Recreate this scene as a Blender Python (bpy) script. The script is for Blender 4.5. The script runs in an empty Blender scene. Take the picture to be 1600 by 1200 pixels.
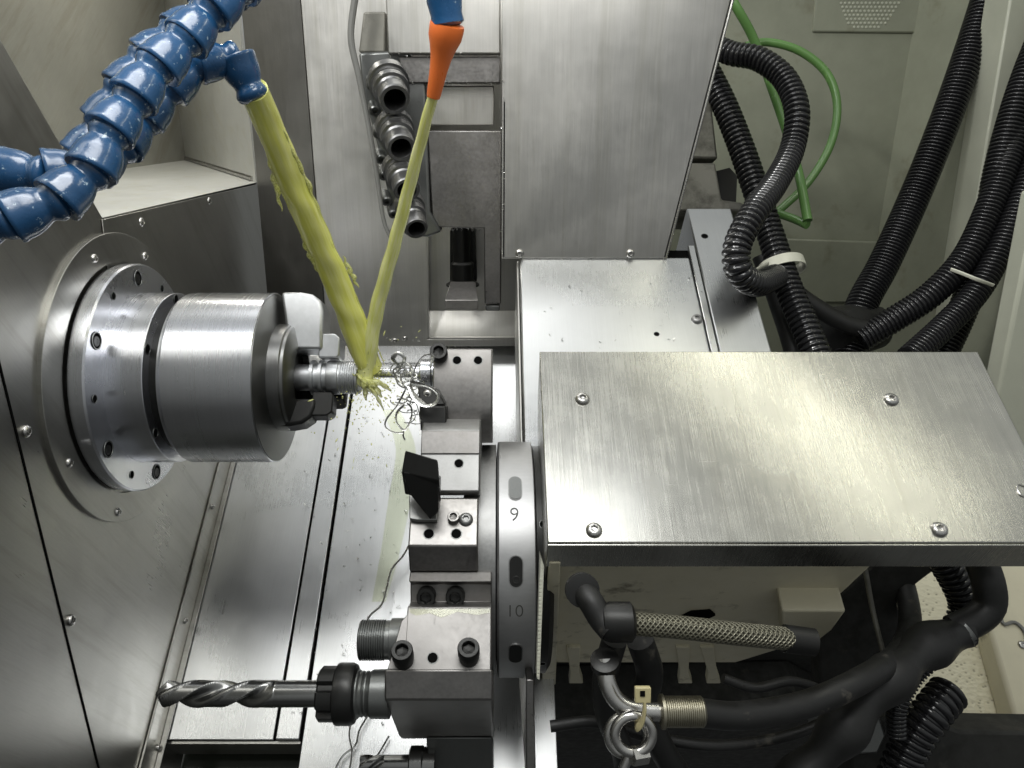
import bpy, math, random
from mathutils import Vector, Matrix
random.seed(7)
S = bpy.context.scene
COL = S.collection
# ------------------------------------------------------------------ frames
# "Bed frame": X right, Y up the slanted bed, Z normal to the bed sheets, camera at its origin.
# WORLD turns it so that gravity points down again (the bed slopes about 34 degrees).
A = math.radians(53.4)
F, CX, CY = 1150.0, 780.0, 600.0
FWD = Vector((0, math.cos(A), -math.sin(A)))
UP = Vector((0, math.sin(A), math.cos(A)))
WORLD = Matrix.Translation((0, 0, 1.2)) @ Matrix.Rotation(math.radians(34.1), 4, 'X')
VB = Vector((0, math.cos(math.radians(55.9)), math.sin(math.radians(55.9))))   # gravity-up in the bed frame
NW = Vector((0, -VB.z, VB.y))                                                  # wall normal, towards the door

def ray(px, py): return FWD + Vector(((px-CX)/F, 0, 0)) - UP*((py-CY)/F)
def P(px, py, d): return ray(px, py)*d
def PZ(px, py, z): r = ray(px, py); return r*(z/r.z)
def PXp(px, py, x): r = ray(px, py); return r*(x/r.x)
def PYp(px, py, y): r = ray(px, py); return r*(y/r.y)
def PN(px, py, anchor, n=NW):
    r = ray(px, py); return r*(anchor.dot(n)/r.dot(n))
def CS(x, up, d): return Vector((x, 0, 0)) + UP*up + FWD*d

# ------------------------------------------------------------------ camera, world, lamps, exposure
cd = bpy.data.cameras.new('camera'); cam = bpy.data.objects.new('camera', cd); COL.objects.link(cam)
cd.sensor_width = 36; cd.lens = F/1600*36; cd.shift_x = (800-CX)/1600; cd.clip_start = .01; cd.clip_end = 60
m = Matrix.Identity(4)
for i, v in enumerate((Vector((1, 0, 0)), UP, -FWD)): m.col[i][:3] = v
cam.matrix_world = WORLD @ m
S.camera = cam
w = bpy.data.worlds.new('World'); S.world = w; w.use_nodes = True
bg = w.node_tree.nodes['Background']; wt = w.node_tree
g1 = wt.nodes.new('ShaderNodeTexCoord'); g2 = wt.nodes.new('ShaderNodeSeparateXYZ'); g3 = wt.nodes.new('ShaderNodeMapRange')
wt.links.new(g1.outputs['Generated'], g2.inputs[0]); wt.links.new(g2.outputs['Z'], g3.inputs[0])
for i_, v_ in enumerate((-.35, .55, .06, .44)): g3.inputs[i_+1].default_value = v_
bg.inputs[0].default_value = (.86, .89, .88, 1); wt.links.new(g3.outputs[0], bg.inputs[1])
def lamp(name, loc, target, sx, sy, power, color=(1, 1, 1), roll=0):
    ld = bpy.data.lights.new(name, 'AREA'); ld.shape = 'RECTANGLE'; ld.size = sx; ld.size_y = sy
    ld.energy = power; ld.color = color
    o = bpy.data.objects.new(name, ld); COL.objects.link(o)
    q = (target-loc).to_track_quat('-Z', 'Y').to_matrix().to_4x4()
    o.matrix_world = WORLD @ Matrix.Translation(loc) @ q @ Matrix.Rotation(roll, 4, 'Z')
    return o
def mirror_lamp(name, pxx, pyy, z, dist, sx, sy, power, color, nudge=(0, 0, 0), roll=0):
    # a ceiling lamp standing where the sheet at height z mirrors it back to the photographer
    p = PZ(pxx, pyy, z); d = p.normalized(); d.z = -d.z
    return lamp(name, p+d*dist+Vector(nudge), p, sx, sy, power, color, roll)
lamp('work_lamp', CS(-.75, .80, -.15), CS(-.2, -.05, .75), .16, .16, 8.0, (1, .99, .96))
lamp('tube_lamp', CS(-.34, .92, .02), CS(-.34, .0, .70), 1.3, .09, 1.6, (.93, .96, 1))
mirror_lamp('ceiling_lamp', 560, 590, -.84, 1.35, .70, .28, 2.3, (1, 1, .98), (.34, 0, 0))
mirror_lamp('door_lamp', 400, 1080, -.84, 1.2, .56, .28, 3.5, (1, 1, .98), (.58, 0, 0))
mirror_lamp('side_lamp', 1230, 640, -.50, .80, .70, .020, .70, (1, .98, .80), roll=math.radians(-14))
lamp('recess_fill', CS(-.40, .78, 1.02), CS(-.64, .22, 1.25), .12, .10, 2.6, (1, .97, .88))  # unseen fill light added to brighten the recess panels and ledge
S.cycles.transparent_max_bounces = 32
S.view_settings.view_transform = 'Standard'; S.view_settings.look = 'None'
S.view_settings.exposure = 0.38; S.view_settings.gamma = 1.0

# ------------------------------------------------------------------ materials
MATS = {}
def base(name, color, metallic=0, rough=.5, **kw):
    mt = bpy.data.materials.new(name); mt.use_nodes = True
    b = mt.node_tree.nodes['Principled BSDF']
    b.inputs['Base Color'].default_value = (*color, 1); b.inputs['Metallic'].default_value = metallic
    b.inputs['Roughness'].default_value = rough
    for k, v in kw.items(): b.inputs[k].default_value = v
    MATS[name] = mt; return mt, mt.node_tree, b
def N(nt, t, **kw):
    n = nt.nodes.new(t)
    for k, v in kw.items(): setattr(n, k, v)
    return n
def noise(nt, scale, detail=3, vec=None, rough=.6):
    n = N(nt, 'ShaderNodeTexNoise'); n.inputs['Scale'].default_value = scale
    n.inputs['Detail'].default_value = detail; n.inputs['Roughness'].default_value = rough
    if vec is not None: nt.links.new(vec, n.inputs['Vector'])
    return n.outputs['Fac']
def mapping(nt, sc, rot=(0, 0, 0)):
    tc = N(nt, 'ShaderNodeTexCoord'); mp = N(nt, 'ShaderNodeMapping')
    mp.inputs['Scale'].default_value = sc; mp.inputs['Rotation'].default_value = rot
    nt.links.new(tc.outputs['Object'], mp.inputs['Vector']); return mp.outputs['Vector']
def mrange(nt, v, a, b, c, d):
    n = N(nt, 'ShaderNodeMapRange'); nt.links.new(v, n.inputs[0])
    for i, x in enumerate((a, b, c, d)): n.inputs[i+1].default_value = x
    return n.outputs[0]
def math_(nt, op, a, b):
    n = N(nt, 'ShaderNodeMath', operation=op)
    for i, v in enumerate((a, b)):
        if isinstance(v, (int, float)): n.inputs[i].default_value = v
        else: nt.links.new(v, n.inputs[i])
    return n.outputs[0]
def steel(name, color, r0, r1, brush, bump=.03, smudge=.10, metallic=1.0, scr=1.0, brot=(0, 0, 0), grain=1.0, dirt=(0, 0, 0), dirtamt=0, var=1.0):
    mt, nt, b = base(name, color, metallic, r0)
    brush = tuple(q*2.4 if q > 200 else q*2 for q in brush); bump = bump*.55
    v = mapping(nt, brush, brot); fine = noise(nt, 1.0, 3, v, .55)
    v2 = mapping(nt, (1, 1, 1)); big = noise(nt, 6, 4, v2, .6); mid = noise(nt, 38, 5, v2, .65)
    vs = mapping(nt, (14, 620, 620), (.3, .2, .5)); s1 = noise(nt, 1.0, 2, vs)
    sc = mrange(nt, s1, .72, .80, 0, 1)
    vs2 = mapping(nt, (560, 18, 560), (-.2, .3, -.6)); s2 = noise(nt, 1.0, 2, vs2)
    sc = math_(nt, 'MAXIMUM', sc, mrange(nt, s2, .73, .81, 0, 1))
    rm = (r0+r1)/2; r = mrange(nt, fine, .3, .7, rm-.022*var, rm+.022*var)
    r = math_(nt, 'ADD', r, mrange(nt, big, .3, .7, -smudge*.5, smudge))
    r = math_(nt, 'ADD', r, mrange(nt, mid, .45, .75, 0, smudge*.35))
    r = math_(nt, 'ADD', r, math_(nt, 'MULTIPLY', sc, .07*scr))
    nt.links.new(r, b.inputs['Roughness'])
    mx = N(nt, 'ShaderNodeMix', data_type='RGBA')
    mx.inputs[6].default_value = (*[c*(1-.06*var) for c in color], 1); mx.inputs[7].default_value = (*[min(1, c*(1+.05*var)) for c in color], 1)
    f = math_(nt, 'ADD', math_(nt, 'MULTIPLY', fine, .55), math_(nt, 'MULTIPLY', mid, .45))
    nt.links.new(mrange(nt, f, .35, .65, 0, 1), mx.inputs[0])
    out = mx.outputs[2]
    if dirtamt:
        m2 = N(nt, 'ShaderNodeMix', data_type='RGBA'); nt.links.new(out, m2.inputs[6]); m2.inputs[7].default_value = (*dirt, 1)
        nt.links.new(mrange(nt, noise(nt, 1, 6, mapping(nt, tuple(q/13 for q in brush), brot) if max(brush)/min(brush) > 8 else mapping(nt, (14, 14, 14)), .7), .50, .68, 0, dirtamt), m2.inputs[0]); out = m2.outputs[2]
    nt.links.new(out, b.inputs['Base Color'])
    bp = N(nt, 'ShaderNodeBump'); bp.inputs['Strength'].default_value = bump; bp.inputs['Distance'].default_value = .0006
    h = math_(nt, 'ADD', math_(nt, 'MULTIPLY', fine, grain), math_(nt, 'MULTIPLY', sc, scr*.10))
    nt.links.new(h, bp.inputs['Height']); nt.links.new(bp.outputs[0], b.inputs['Normal'])
    return mt
steel('stainless_floor', (.58, .588, .59), .20, .34, (600, 7, 7), .012, .08, scr=.15, var=.8)
steel('stainless_cover', (.44, .435, .40), .20, .28, (600, 8, 8), .07, .08, brot=(0, 0, .16), scr=1.0, dirt=(.34, .33, .29), dirtamt=.35, var=1.6)
steel('stainless_wall', (.50, .495, .47), .26, .38, (30, 30, 500), .08, .12, scr=.5)
steel('stainless_side', (.40, .395, .37), .26, .38, (30, 400, 30), .07, .12, scr=.5, dirt=(.24, .23, .19), dirtamt=.35)
steel('stainless_upright', (.56, .55, .52), .30, .42, (420, 10, 10), .08, .10, scr=.4, dirt=(.36, .35, .29), dirtamt=.3)
def turned(mt):
    nt = mt.node_tree; b = nt.nodes['Principled BSDF']; b.inputs['Anisotropic'].default_value = .7; b.inputs['Anisotropic Rotation'].default_value = .25
    t = N(nt, 'ShaderNodeTangent', direction_type='RADIAL', axis='X'); nt.links.new(t.outputs[0], b.inputs['Tangent'])
turned(steel('turned_steel', (.70, .71, .75), .24, .30, (160, 1, 1), .003, .02, scr=0, var=.6))
steel('turned_dark', (.20, .20, .195), .28, .36, (300, 40, 40), .02, .05, scr=.2)
steel('ground_steel', (.24, .232, .224), .32, .46, (160, 160, 160), .10, .2, scr=3, grain=.6, var=2.2, dirt=(.16, .15, .13), dirtamt=.4)
steel('ground_bright', (.30, .30, .295), .36, .50, (200, 200, 200), .10, .2, scr=3, grain=.6, var=2.2, dirt=(.2, .2, .18), dirtamt=.4)
steel('rim_steel', (.44, .44, .44), .42, .5, (60, 200, 200), .06, .10, scr=.8)
steel('nozzle_steel', (.20, .20, .20), .3, .4, (120, 120, 120), .05, .1)
steel('jaw_steel', (.60, .61, .62), .36, .46, (120, 120, 120), .03, .08)
steel('chip_steel', (.80, .80, .78), .22, .30, (200, 200, 200), .03, .05)
steel('stained_steel', (.34, .335, .295), .42, .52, (200, 12, 200), .08, .15, metallic=.55, dirt=(.22, .20, .14), dirtamt=.5)
steel('stained_light', (.50, .50, .465), .40, .50, (300, 10, 300), .06, .12, metallic=.5, dirt=(.42, .40, .30), dirtamt=.4)
steel('screw_steel', (.50, .49, .47), .18, .30, (200, 200, 200), .03, .05)
steel('black_oxide', (.030, .030, .029), .30, .46, (260, 260, 260), .12, .12, metallic=.75)
steel('gunmetal', (.17, .175, .17), .28, .42, (300, 300, 300), .12, .12, metallic=.85)
steel('stainless_dark_reflection', (.22, .215, .20), .30, .40, (420, 10, 10), .05, .1, scr=.4)  # darker copy of the wall steel with the corner's dark reflection in its colour
steel('drill_steel', (.22, .22, .215), .16, .30, (300, 60, 60), .08, .1, metallic=1)
steel('brass_worn', (.33, .31, .24), .28, .42, (700, 30, 30), .25, .1)
steel('cast_grey', (.20, .195, .17), .4, .6, (60, 60, 60), .3, .1, metallic=.45, dirt=(.03, .028, .02), dirtamt=.8)

def paint(name, color, rough=.45, var=.12, spots=None, bump=.05, **kw):
    mt, nt, b = base(name, color, 0, rough, **kw)
    v = mapping(nt, (1, 1, 1)); n1 = noise(nt, 9, 6, v, .65)
    mx = N(nt, 'ShaderNodeMix', data_type='RGBA')
    mx.inputs[6].default_value = (*[c*(1-var) for c in color], 1); mx.inputs[7].default_value = (*[min(1, c*(1+var)) for c in color], 1)
    nt.links.new(mrange(nt, n1, .3, .7, 0, 1), mx.inputs[0]); out = mx.outputs[2]
    if spots:
        c2, lo, hi, sc = spots
        m2 = N(nt, 'ShaderNodeMix', data_type='RGBA'); nt.links.new(out, m2.inputs[6]); m2.inputs[7].default_value = (*c2, 1)
        nt.links.new(mrange(nt, noise(nt, sc, 5, v, .7), lo, hi, 0, 1), m2.inputs[0]); out = m2.outputs[2]
    nt.links.new(out, b.inputs['Base Color'])
    nt.links.new(mrange(nt, noise(nt, 60, 4, v), .3, .7, rough*.75, min(1, rough*1.3)), b.inputs['Roughness'])
    bp = N(nt, 'ShaderNodeBump'); bp.inputs['Strength'].default_value = bump; bp.inputs['Distance'].default_value = .001
    nt.links.new(noise(nt, 180, 3, v), bp.inputs['Height']); nt.links.new(bp.outputs[0], b.inputs['Normal'])
    return mt
paint('beige_paint', (.58, .54, .40), .42, .10, ((.12, .10, .06), .58, .70, 15))
paint('green_grey_paint', (.24, .25, .19), .45, .12, ((.16, .15, .10), .58, .72, 7))
paint('pale_green_paint', (.42, .43, .35), .42, .08)
paint('blue_plastic', (.012, .066, .165), .25, .3, ((.34, .44, .52), .62, .66, 250), .25, **{'Coat Weight': .5, 'Coat Roughness': .12})
paint('orange_plastic', (.74, .165, .035), .35, .08)
paint('black_plastic', (.012, .012, .013), .16, .2, None, .1)
paint('black_rubber', (.009, .009, .0085), .5, .3, ((.06, .055, .045), .62, .70, 30))
paint('green_tube', (.11, .23, .065), .22, .1, **{'Transmission Weight': .1})
paint('white_nylon', (.62, .62, .52), .4, .1, ((.2, .2, .16), .66, .70, 200))
paint('yellow_nylon', (.50, .44, .24), .4, .1)
paint('sealant', (.30, .30, .28), .4)
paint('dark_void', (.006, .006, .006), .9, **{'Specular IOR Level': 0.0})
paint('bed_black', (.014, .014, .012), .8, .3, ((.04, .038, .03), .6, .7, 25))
paint('sump_dark', (.030, .034, .026), .10, .4)
paint('engraving', (.06, .06, .055), .5)
paint('grey_cable', (.16, .16, .15), .4)
# braided hose
mt, nt, b = base('braided_steel', (.3, .28, .2), .7, .4)
tc = N(nt, 'ShaderNodeTexCoord'); hs = []
for s in (1, -1):
    mp = N(nt, 'ShaderNodeMapping'); mp.inputs['Scale'].default_value = (2.6, 2.6, 1); mp.inputs['Rotation'].default_value = (0, 0, s*.9)
    nt.links.new(tc.outputs['UV'], mp.inputs['Vector'])
    wv = N(nt, 'ShaderNodeTexWave'); wv.inputs['Scale'].default_value = .55; nt.links.new(mp.outputs['Vector'], wv.inputs['Vector']); hs.append(wv.outputs['Fac'])
h = math_(nt, 'MAXIMUM', hs[0], hs[1])
bp = N(nt, 'ShaderNodeBump'); bp.inputs['Strength'].default_value = .9; bp.inputs['Distance'].default_value = .002
nt.links.new(h, bp.inputs['Height']); nt.links.new(bp.outputs[0], b.inputs['Normal'])
mx = N(nt, 'ShaderNodeMix', data_type='RGBA'); mx.inputs[6].default_value = (.05, .045, .03, 1); mx.inputs[7].default_value = (.26, .25, .19, 1)
nt.links.new(h, mx.inputs[0]); nt.links.new(mx.outputs[2], b.inputs['Base Color'])
# embossed anti-slip mat
mt, nt, b = base('grip_mat', (.60, .56, .40), 0, .55)
v = mapping(nt, (150, 230, 1)); vo = N(nt, 'ShaderNodeTexVoronoi'); vo.inputs['Scale'].default_value = 1.0; nt.links.new(v, vo.inputs['Vector'])
mx = N(nt, 'ShaderNodeMix', data_type='RGBA'); mx.inputs[6].default_value = (.46, .42, .30, 1); mx.inputs[7].default_value = (.84, .79, .60, 1)
nt.links.new(mrange(nt, vo.outputs['Distance'], .12, .28, 0, 1), mx.inputs[0]); nt.links.new(mx.outputs[2], b.inputs['Base Color'])
bp = N(nt, 'ShaderNodeBump'); bp.inputs['Strength'].default_value = .6; bp.inputs['Distance'].default_value = .002
nt.links.new(vo.outputs['Distance'], bp.inputs['Height']); nt.links.new(bp.outputs[0], b.inputs['Normal'])
# coolant
def coolant(name, col, clear, streak=(2.2, .12)):
    mt = bpy.data.materials.new(name); mt.use_nodes = True; nt = mt.node_tree; nt.nodes.clear(); MATS[name] = mt
    out = N(nt, 'ShaderNodeOutputMaterial'); df = N(nt, 'ShaderNodeBsdfDiffuse'); tl_ = N(nt, 'ShaderNodeBsdfTranslucent')
    gl = N(nt, 'ShaderNodeBsdfGlossy'); gl.inputs['Roughness'].default_value = .12; tr = N(nt, 'ShaderNodeBsdfTransparent')
    tr.inputs[0].default_value = (1, 1, .86, 1)
    tc = N(nt, 'ShaderNodeTexCoord'); mp = N(nt, 'ShaderNodeMapping'); mp.inputs['Scale'].default_value = (streak[0], streak[1], 1)
    nt.links.new(tc.outputs['UV'], mp.inputs['Vector']); f = noise(nt, 1.6, 4, mp.outputs['Vector'])
    mx = N(nt, 'ShaderNodeMix', data_type='RGBA'); mx.inputs[6].default_value = (col[0]*.96, col[1]*.97, col[2]*.6, 1)
    mx.inputs[7].default_value = (*[min(1, c*1.1) for c in col], 1); nt.links.new(mrange(nt, f, .38, .62, 0, 1), mx.inputs[0])
    for q in (df, tl_): nt.links.new(mx.outputs[2], q.inputs['Color'])
    def mixs(fac, a_, b_):
        m_ = N(nt, 'ShaderNodeMixShader')
        if isinstance(fac, float): m_.inputs[0].default_value = fac
        else: nt.links.new(fac, m_.inputs[0])
        nt.links.new(a_, m_.inputs[1]); nt.links.new(b_, m_.inputs[2]); return m_.outputs[0]
    a = mixs(.15, df.outputs[0], tl_.outputs[0]); fr = N(nt, 'ShaderNodeFresnel'); fr.inputs[0].default_value = 1.33
    a = mixs(mrange(nt, f, .35, .65, clear*1.4, clear*.5), a, tr.outputs[0])
    nt.links.new(mixs(fr.outputs[0], a, gl.outputs[0]), out.inputs[0])
coolant('coolant', (1.0, 1.0, .36), .16)
coolant('coolant_thin', (.98, 1.0, .50), .08)
coolant('coolant_veil', (.98, 1.0, .50), .50)
coolant('coolant_mist', (.99, 1.0, .56), 1.0, (3.5, .22))
mt, nt, b = base('coolant_film', (.85, .9, .7), 0, .05)
tr = N(nt, 'ShaderNodeBsdfTransparent'); tr.inputs[0].default_value = (.972, .98, .93, 1); gl = N(nt, 'ShaderNodeBsdfGlossy'); gl.inputs['Roughness'].default_value = .08
fr = N(nt, 'ShaderNodeFresnel'); fr.inputs[0].default_value = 1.33; m_ = N(nt, 'ShaderNodeMixShader')
nt.links.new(fr.outputs[0], m_.inputs[0]); nt.links.new(tr.outputs[0], m_.inputs[1]); nt.links.new(gl.outputs[0], m_.inputs[2])
nt.links.new(m_.outputs[0], nt.nodes['Material Output'].inputs[0])

# ------------------------------------------------------------------ mesh builder
GL = {}
class G:
    def __init__(s): s.v = []; s.f = []; s.uv = {}
    def add(s, vs, fs, uvs=None):
        o = len(s.v); s.v += [Vector(v) for v in vs]
        for i, f in enumerate(fs):
            s.f.append([a+o for a in f])
            if uvs: s.uv[len(s.f)-1] = uvs[i]
        return s
    def prism(s, pts, vec):
        n = len(pts); vec = Vector(vec); pts = [Vector(p) for p in pts]
        nr = Vector((0, 0, 0))
        for i in range(n): nr += pts[i].cross(pts[(i+1) % n])
        if nr.dot(vec) > 0: pts = pts[::-1]
        fs = [list(range(n)), [2*n-1-i for i in range(n)]] + [[(i+1) % n, i, n+i, n+(i+1) % n] for i in range(n)]
        return s.add(pts+[p+vec for p in pts], fs)
    def box(s, a, b):
        x0, x1 = sorted((a[0], b[0])); y0, y1 = sorted((a[1], b[1])); z0, z1 = sorted((a[2], b[2]))
        return s.prism([(x0, y0, z0), (x1, y0, z0), (x1, y1, z0), (x0, y1, z0)], (0, 0, z1-z0))
    def obox(s, c, ax, ay, az):                       # centre and three half-axis vectors
        c, ax, ay, az = map(Vector, (c, ax, ay, az))
        return s.prism([c-ax-ay-az, c+ax-ay-az, c+ax+ay-az, c-ax+ay-az], az*2)
    def lathe(s, prof, M=Matrix.Identity(4), segs=48, hexr=()):
        vs = []; fs = []
        for k, (r, z) in enumerate(prof):
            for i in range(segs):
                t = 2*math.pi*i/segs; rr = r
                if k in hexr: rr = r/math.cos((t+math.pi/6) % (math.pi/3)-math.pi/6)
                vs.append(M @ Vector((rr*math.cos(t), rr*math.sin(t), z)))
        n = len(prof)
        for k in range(n-1):
            for i in range(segs):
                j = (i+1) % segs; fs.append([k*segs+i, k*segs+j, (k+1)*segs+j, (k+1)*segs+i])
        if prof[0][0] > 1e-6 : fs.append([i for i in range(segs)][::-1])
        if prof[-1][0] > 1e-6: fs.append([(n-1)*segs+i for i in range(segs)])
        return s.add(vs, fs)
    def ring(s, prof, M=Matrix.Identity(4), segs=48):  # closed profile
        vs = []; fs = []; n = len(prof)
        for r, z in prof:
            for i in range(segs):
                t = 2*math.pi*i/segs; vs.append(M @ Vector((r*math.cos(t), r*math.sin(t), z)))
        for k in range(n):
            l = (k+1) % n
            for i in range(segs):
                j = (i+1) % segs; fs.append([k*segs+i, k*segs+j, l*segs+j, l*segs+i])
        return s.add(vs, fs)
    def sweep(s, pts, rad, segs=16, section=None, caps=True, flat=None):
        n = len(pts); T = []
        for i in range(n): T.append((pts[min(i+1, n-1)]-pts[max(i-1, 0)]).normalized())
        up = Vector((0, 0, 1)) if abs(T[0].z) < .9 else Vector((0, 1, 0))
        a = (up-T[0]*up.dot(T[0])).normalized(); vs = []; fs = []; uvs = []; L = 0
        Ls = []
        for i in range(n):
            if i:
                a = (a-T[i]*a.dot(T[i])).normalized(); L += (pts[i]-pts[i-1]).length
            Ls.append(L); bb = T[i].cross(a)
            r = rad(i/(n-1), i) if callable(rad) else rad
            for k in range(segs):
                t = 2*math.pi*k/segs; rr = r*(section(t, i/(n-1), Ls[-1]) if section else 1)
                x, y = rr*math.cos(t), rr*math.sin(t)
                if flat: y *= flat
                vs.append(pts[i]+a*x+bb*y)
        r0 = rad(0, 0) if callable(rad) else rad
        for i in range(n-1):
            for k in range(segs):
                j = (k+1) % segs; fs.append([i*segs+k, i*segs+j, (i+1)*segs+j, (i+1)*segs+k])
                u0, u1 = k/segs*4, (k+1)/segs*4; q = 4/(2*math.pi*max(r0, 1e-5))
                uvs.append([(u0, Ls[i]*q), (u1, Ls[i]*q), (u1, Ls[i+1]*q), (u0, Ls[i+1]*q)])
        if caps:
            fs.append([k for k in range(segs)][::-1]); uvs.append([(0, 0)]*segs)
            fs.append([(n-1)*segs+k for k in range(segs)]); uvs.append([(0, 0)]*segs)
        return s.add(vs, fs, uvs)
    def build(s, name, mat, parent=None, origin=None, ang=35, bevel=0, smooth=True):
        if origin is None:
            if parent is not None: origin = GL[parent]
            else:
                lo = [min(v[i] for v in s.v) for i in range(3)]; hi = [max(v[i] for v in s.v) for i in range(3)]
                origin = Vector(((lo[0]+hi[0])/2, (lo[1]+hi[1])/2, lo[2]))
        me = bpy.data.meshes.new(name); me.from_pydata([v-origin for v in s.v], [], s.f); me.update()
        if s.uv:
            ul = me.uv_layers.new(name='UVMap')
            for p in me.polygons:
                for li, uv in zip(p.loop_indices, s.uv.get(p.index, [(0, 0)]*p.loop_total)): ul.data[li].uv = uv
        me.materials.append(MATS[mat])
        if smooth:
            me.polygons.foreach_set('use_smooth', [True]*len(me.polygons)); me.set_sharp_from_angle(angle=math.radians(ang))
        o = bpy.data.objects.new(name, me); COL.objects.link(o)
        if parent is not None: o.parent = parent; o.location = origin-GL[parent]
        else: o.location = origin
        GL[o] = origin
        if bevel:
            bm = o.modifiers.new('edge', 'BEVEL'); bm.width = bevel; bm.segments = 2; bm.limit_method = 'ANGLE'; bm.angle_limit = math.radians(40)
        return o
def thing(name, loc, label, cat, group=None):
    o = bpy.data.objects.new(name, None); COL.objects.link(o); o.location = loc; GL[o] = Vector(loc)
    o.empty_display_size = .01
    return tag(o, label, cat, group)
def tag(o, label, cat, group=None, kind=None):
    o['label'] = label
    o['category'] = cat
    if group: o['group'] = group
    if kind: o['kind'] = kind
    return o
def struct(o, label=None):
    o['kind'] = 'structure'
    if label: o['label'] = label
    return o
def rotz(n, spin=0):
    return Vector(n).to_track_quat('Z', 'Y').to_matrix().to_4x4() @ Matrix.Rotation(spin, 4, 'Z')
def Maxis(c, n, spin=0): return Matrix.Translation(c) @ rotz(n, spin)
def MX(x, yz): return Matrix.Translation((x, yz[0], yz[1])) @ rotz((1, 0, 0))
PROTO = {}
def screw(parent, pos, n, r, kind='button', mat='screw_steel', name='screw', spin=0):
    key = (kind, mat)
    if key not in PROTO:
        g = G()
        if kind == 'button': prof = [(1.0, -.3), (1.0, .05), (.97, .18), (.86, .38), (.68, .52), (.52, .58), (.42, .58), (.38, .54), (.36, .2), (0, .16)]; hx = (6, 7, 8)
        elif kind == 'cap': prof = [(.93, -1.2), (.93, 0), (1.0, 0), (1.0, 1.15), (.92, 1.3), (.62, 1.3), (.54, 1.24), (.52, .65), (0, .55)]; hx = (6, 7)
        elif kind == 'hole': prof = [(1.12, .0), (1.06, .03), (1.0, .02), (.95, .012), (0, .008)]; hx = ()
        elif kind == 'hex': prof = [(1.0, -.3), (1.0, .8), (.9, .95), (0, .95)]; hx = (0, 1, 2)
        g.lathe(prof, segs=36, hexr=hx)
        me = bpy.data.meshes.new(name); me.from_pydata(g.v, [], g.f); me.update(); me.materials.append(MATS[mat])
        me.polygons.foreach_set('use_smooth', [True]*len(me.polygons)); me.set_sharp_from_angle(angle=math.radians(38))
        PROTO[key] = me
    o = bpy.data.objects.new(name, PROTO[key]); COL.objects.link(o); o.parent = parent
    o.matrix_basis = Matrix.Translation(Vector(pos)-GL[parent]) @ rotz(n, spin) @ Matrix.Diagonal((r, r, r, 1))
    return o
def rimmed(parent, pos, n, r, inner=None):
    screw(parent, pos, n, r, 'hole', 'dark_void', 'bolt_hole')
    if 'rim' not in PROTO:
        g = G().ring([(.96, 0), (1.0, .07), (1.12, .07), (1.16, 0)], segs=40)
        me = bpy.data.meshes.new('hole_rim'); me.from_pydata(g.v, [], g.f); me.update(); me.materials.append(MATS['gunmetal']); PROTO['rim'] = me
    o = bpy.data.objects.new('hole_rim', PROTO['rim']); COL.objects.link(o); o.parent = parent
    o.matrix_basis = Matrix.Translation(Vector(pos)-GL[parent]) @ rotz(n) @ Matrix.Diagonal((r, r, r, 1))
    if inner:
        o = screw(parent, Vector(pos)+Vector(n)*.0002+Vector((0, -.0012, .0006)), n, r*.66, 'cap', 'black_oxide', 'socket_bolt'); o.scale = (r*.66, r*.66, r*.05)
def spline(pts, step):
    pts = [Vector(p) for p in pts]; q = [pts[0]*2-pts[1]]+pts+[pts[-1]*2-pts[-2]]; dense = []
    for i in range(1, len(q)-2):
        p0, p1, p2, p3 = q[i-1:i+3]
        for k in range(24):
            t = k/24
            dense.append(.5*((2*p1)+(p2-p0)*t+(2*p0-5*p1+4*p2-p3)*t*t+(3*p1-p0-3*p2+p3)*t**3))
    dense.append(pts[-1]); tot = sum((dense[i+1]-dense[i]).length for i in range(len(dense)-1)); step = tot/max(2, round(tot/step))*.99999; out = [dense[0]]; acc = 0
    for i in range(1, len(dense)):
        seg = dense[i]-dense[i-1]; L = seg.length
        while acc+L >= step and L > 0:
            t = (step-acc)/L; p = dense[i-1]+seg*t; out.append(p); dense[i-1] = p; seg = dense[i]-p; L = seg.length; acc = 0
        acc += L
    return out
def px(pts): return [P(*p) for p in pts]

# ================================================================== SETTING
ZF = -.84; XW = -.355
xA = PZ(479, 860, ZF).x; xB = PZ(514, 860, ZF).x
yb = PZ(600, 541, ZF).y; W0 = Vector((0, yb, ZF)); ye = PZ(350, 1156, ZF).y
fl = G().box((XW+.002, ye, ZF-.004), (xA-.002, yb, ZF)).build('floor', 'stainless_floor', bevel=.0008)
struct(fl, 'brushed stainless chip chute floor below the chuck')
G().box((xA+.001, ye, ZF-.004), (xB-.0015, yb, ZF+.003)).build('floor_strip', 'stainless_floor', fl, bevel=.001)
G().box((xB+.0015, -.05, ZF-.004), (.06, yb, ZF+.001)).build('floor_panel', 'stainless_floor', fl, bevel=.0008)
G().box((XW, ye, ZF-.014), (.06, yb+.02, ZF-.008)).build('floor_underlay', 'dark_void', fl)
G().box((XW, ye-.003, ZF-.06), (xB-.0015, ye-.0005, ZF-.0045)).build('floor_lip', 'stainless_side', fl)
struct(G().box((-.6, -.6, ZF-.10), (.03, ye+.3, ZF-.08)).build('sump_floor', 'sump_dark'), 'dark wet sump below the floor edge')

# left wall with a recess
a_ = PXp(160, 340, XW); b_ = PXp(400, 285, XW)
top0 = PXp(0, 60, XW)
upd = (top0-a_).normalized()
dirl = (b_-a_).normalized()
bot_b = Vector((XW, yb+.02, ZF)); wl = G()
wl.prism([a_, b_, b_+dirl*.08, bot_b+Vector((0, .05, -.02)), (XW, -.15, ZF-.1), (XW, -.15, .4), a_+upd*.75], (-.004, 0, 0))
wl = struct(wl.build('wall_left', 'stainless_side', bevel=.0006), 'stainless headstock wall behind the chuck')
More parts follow.
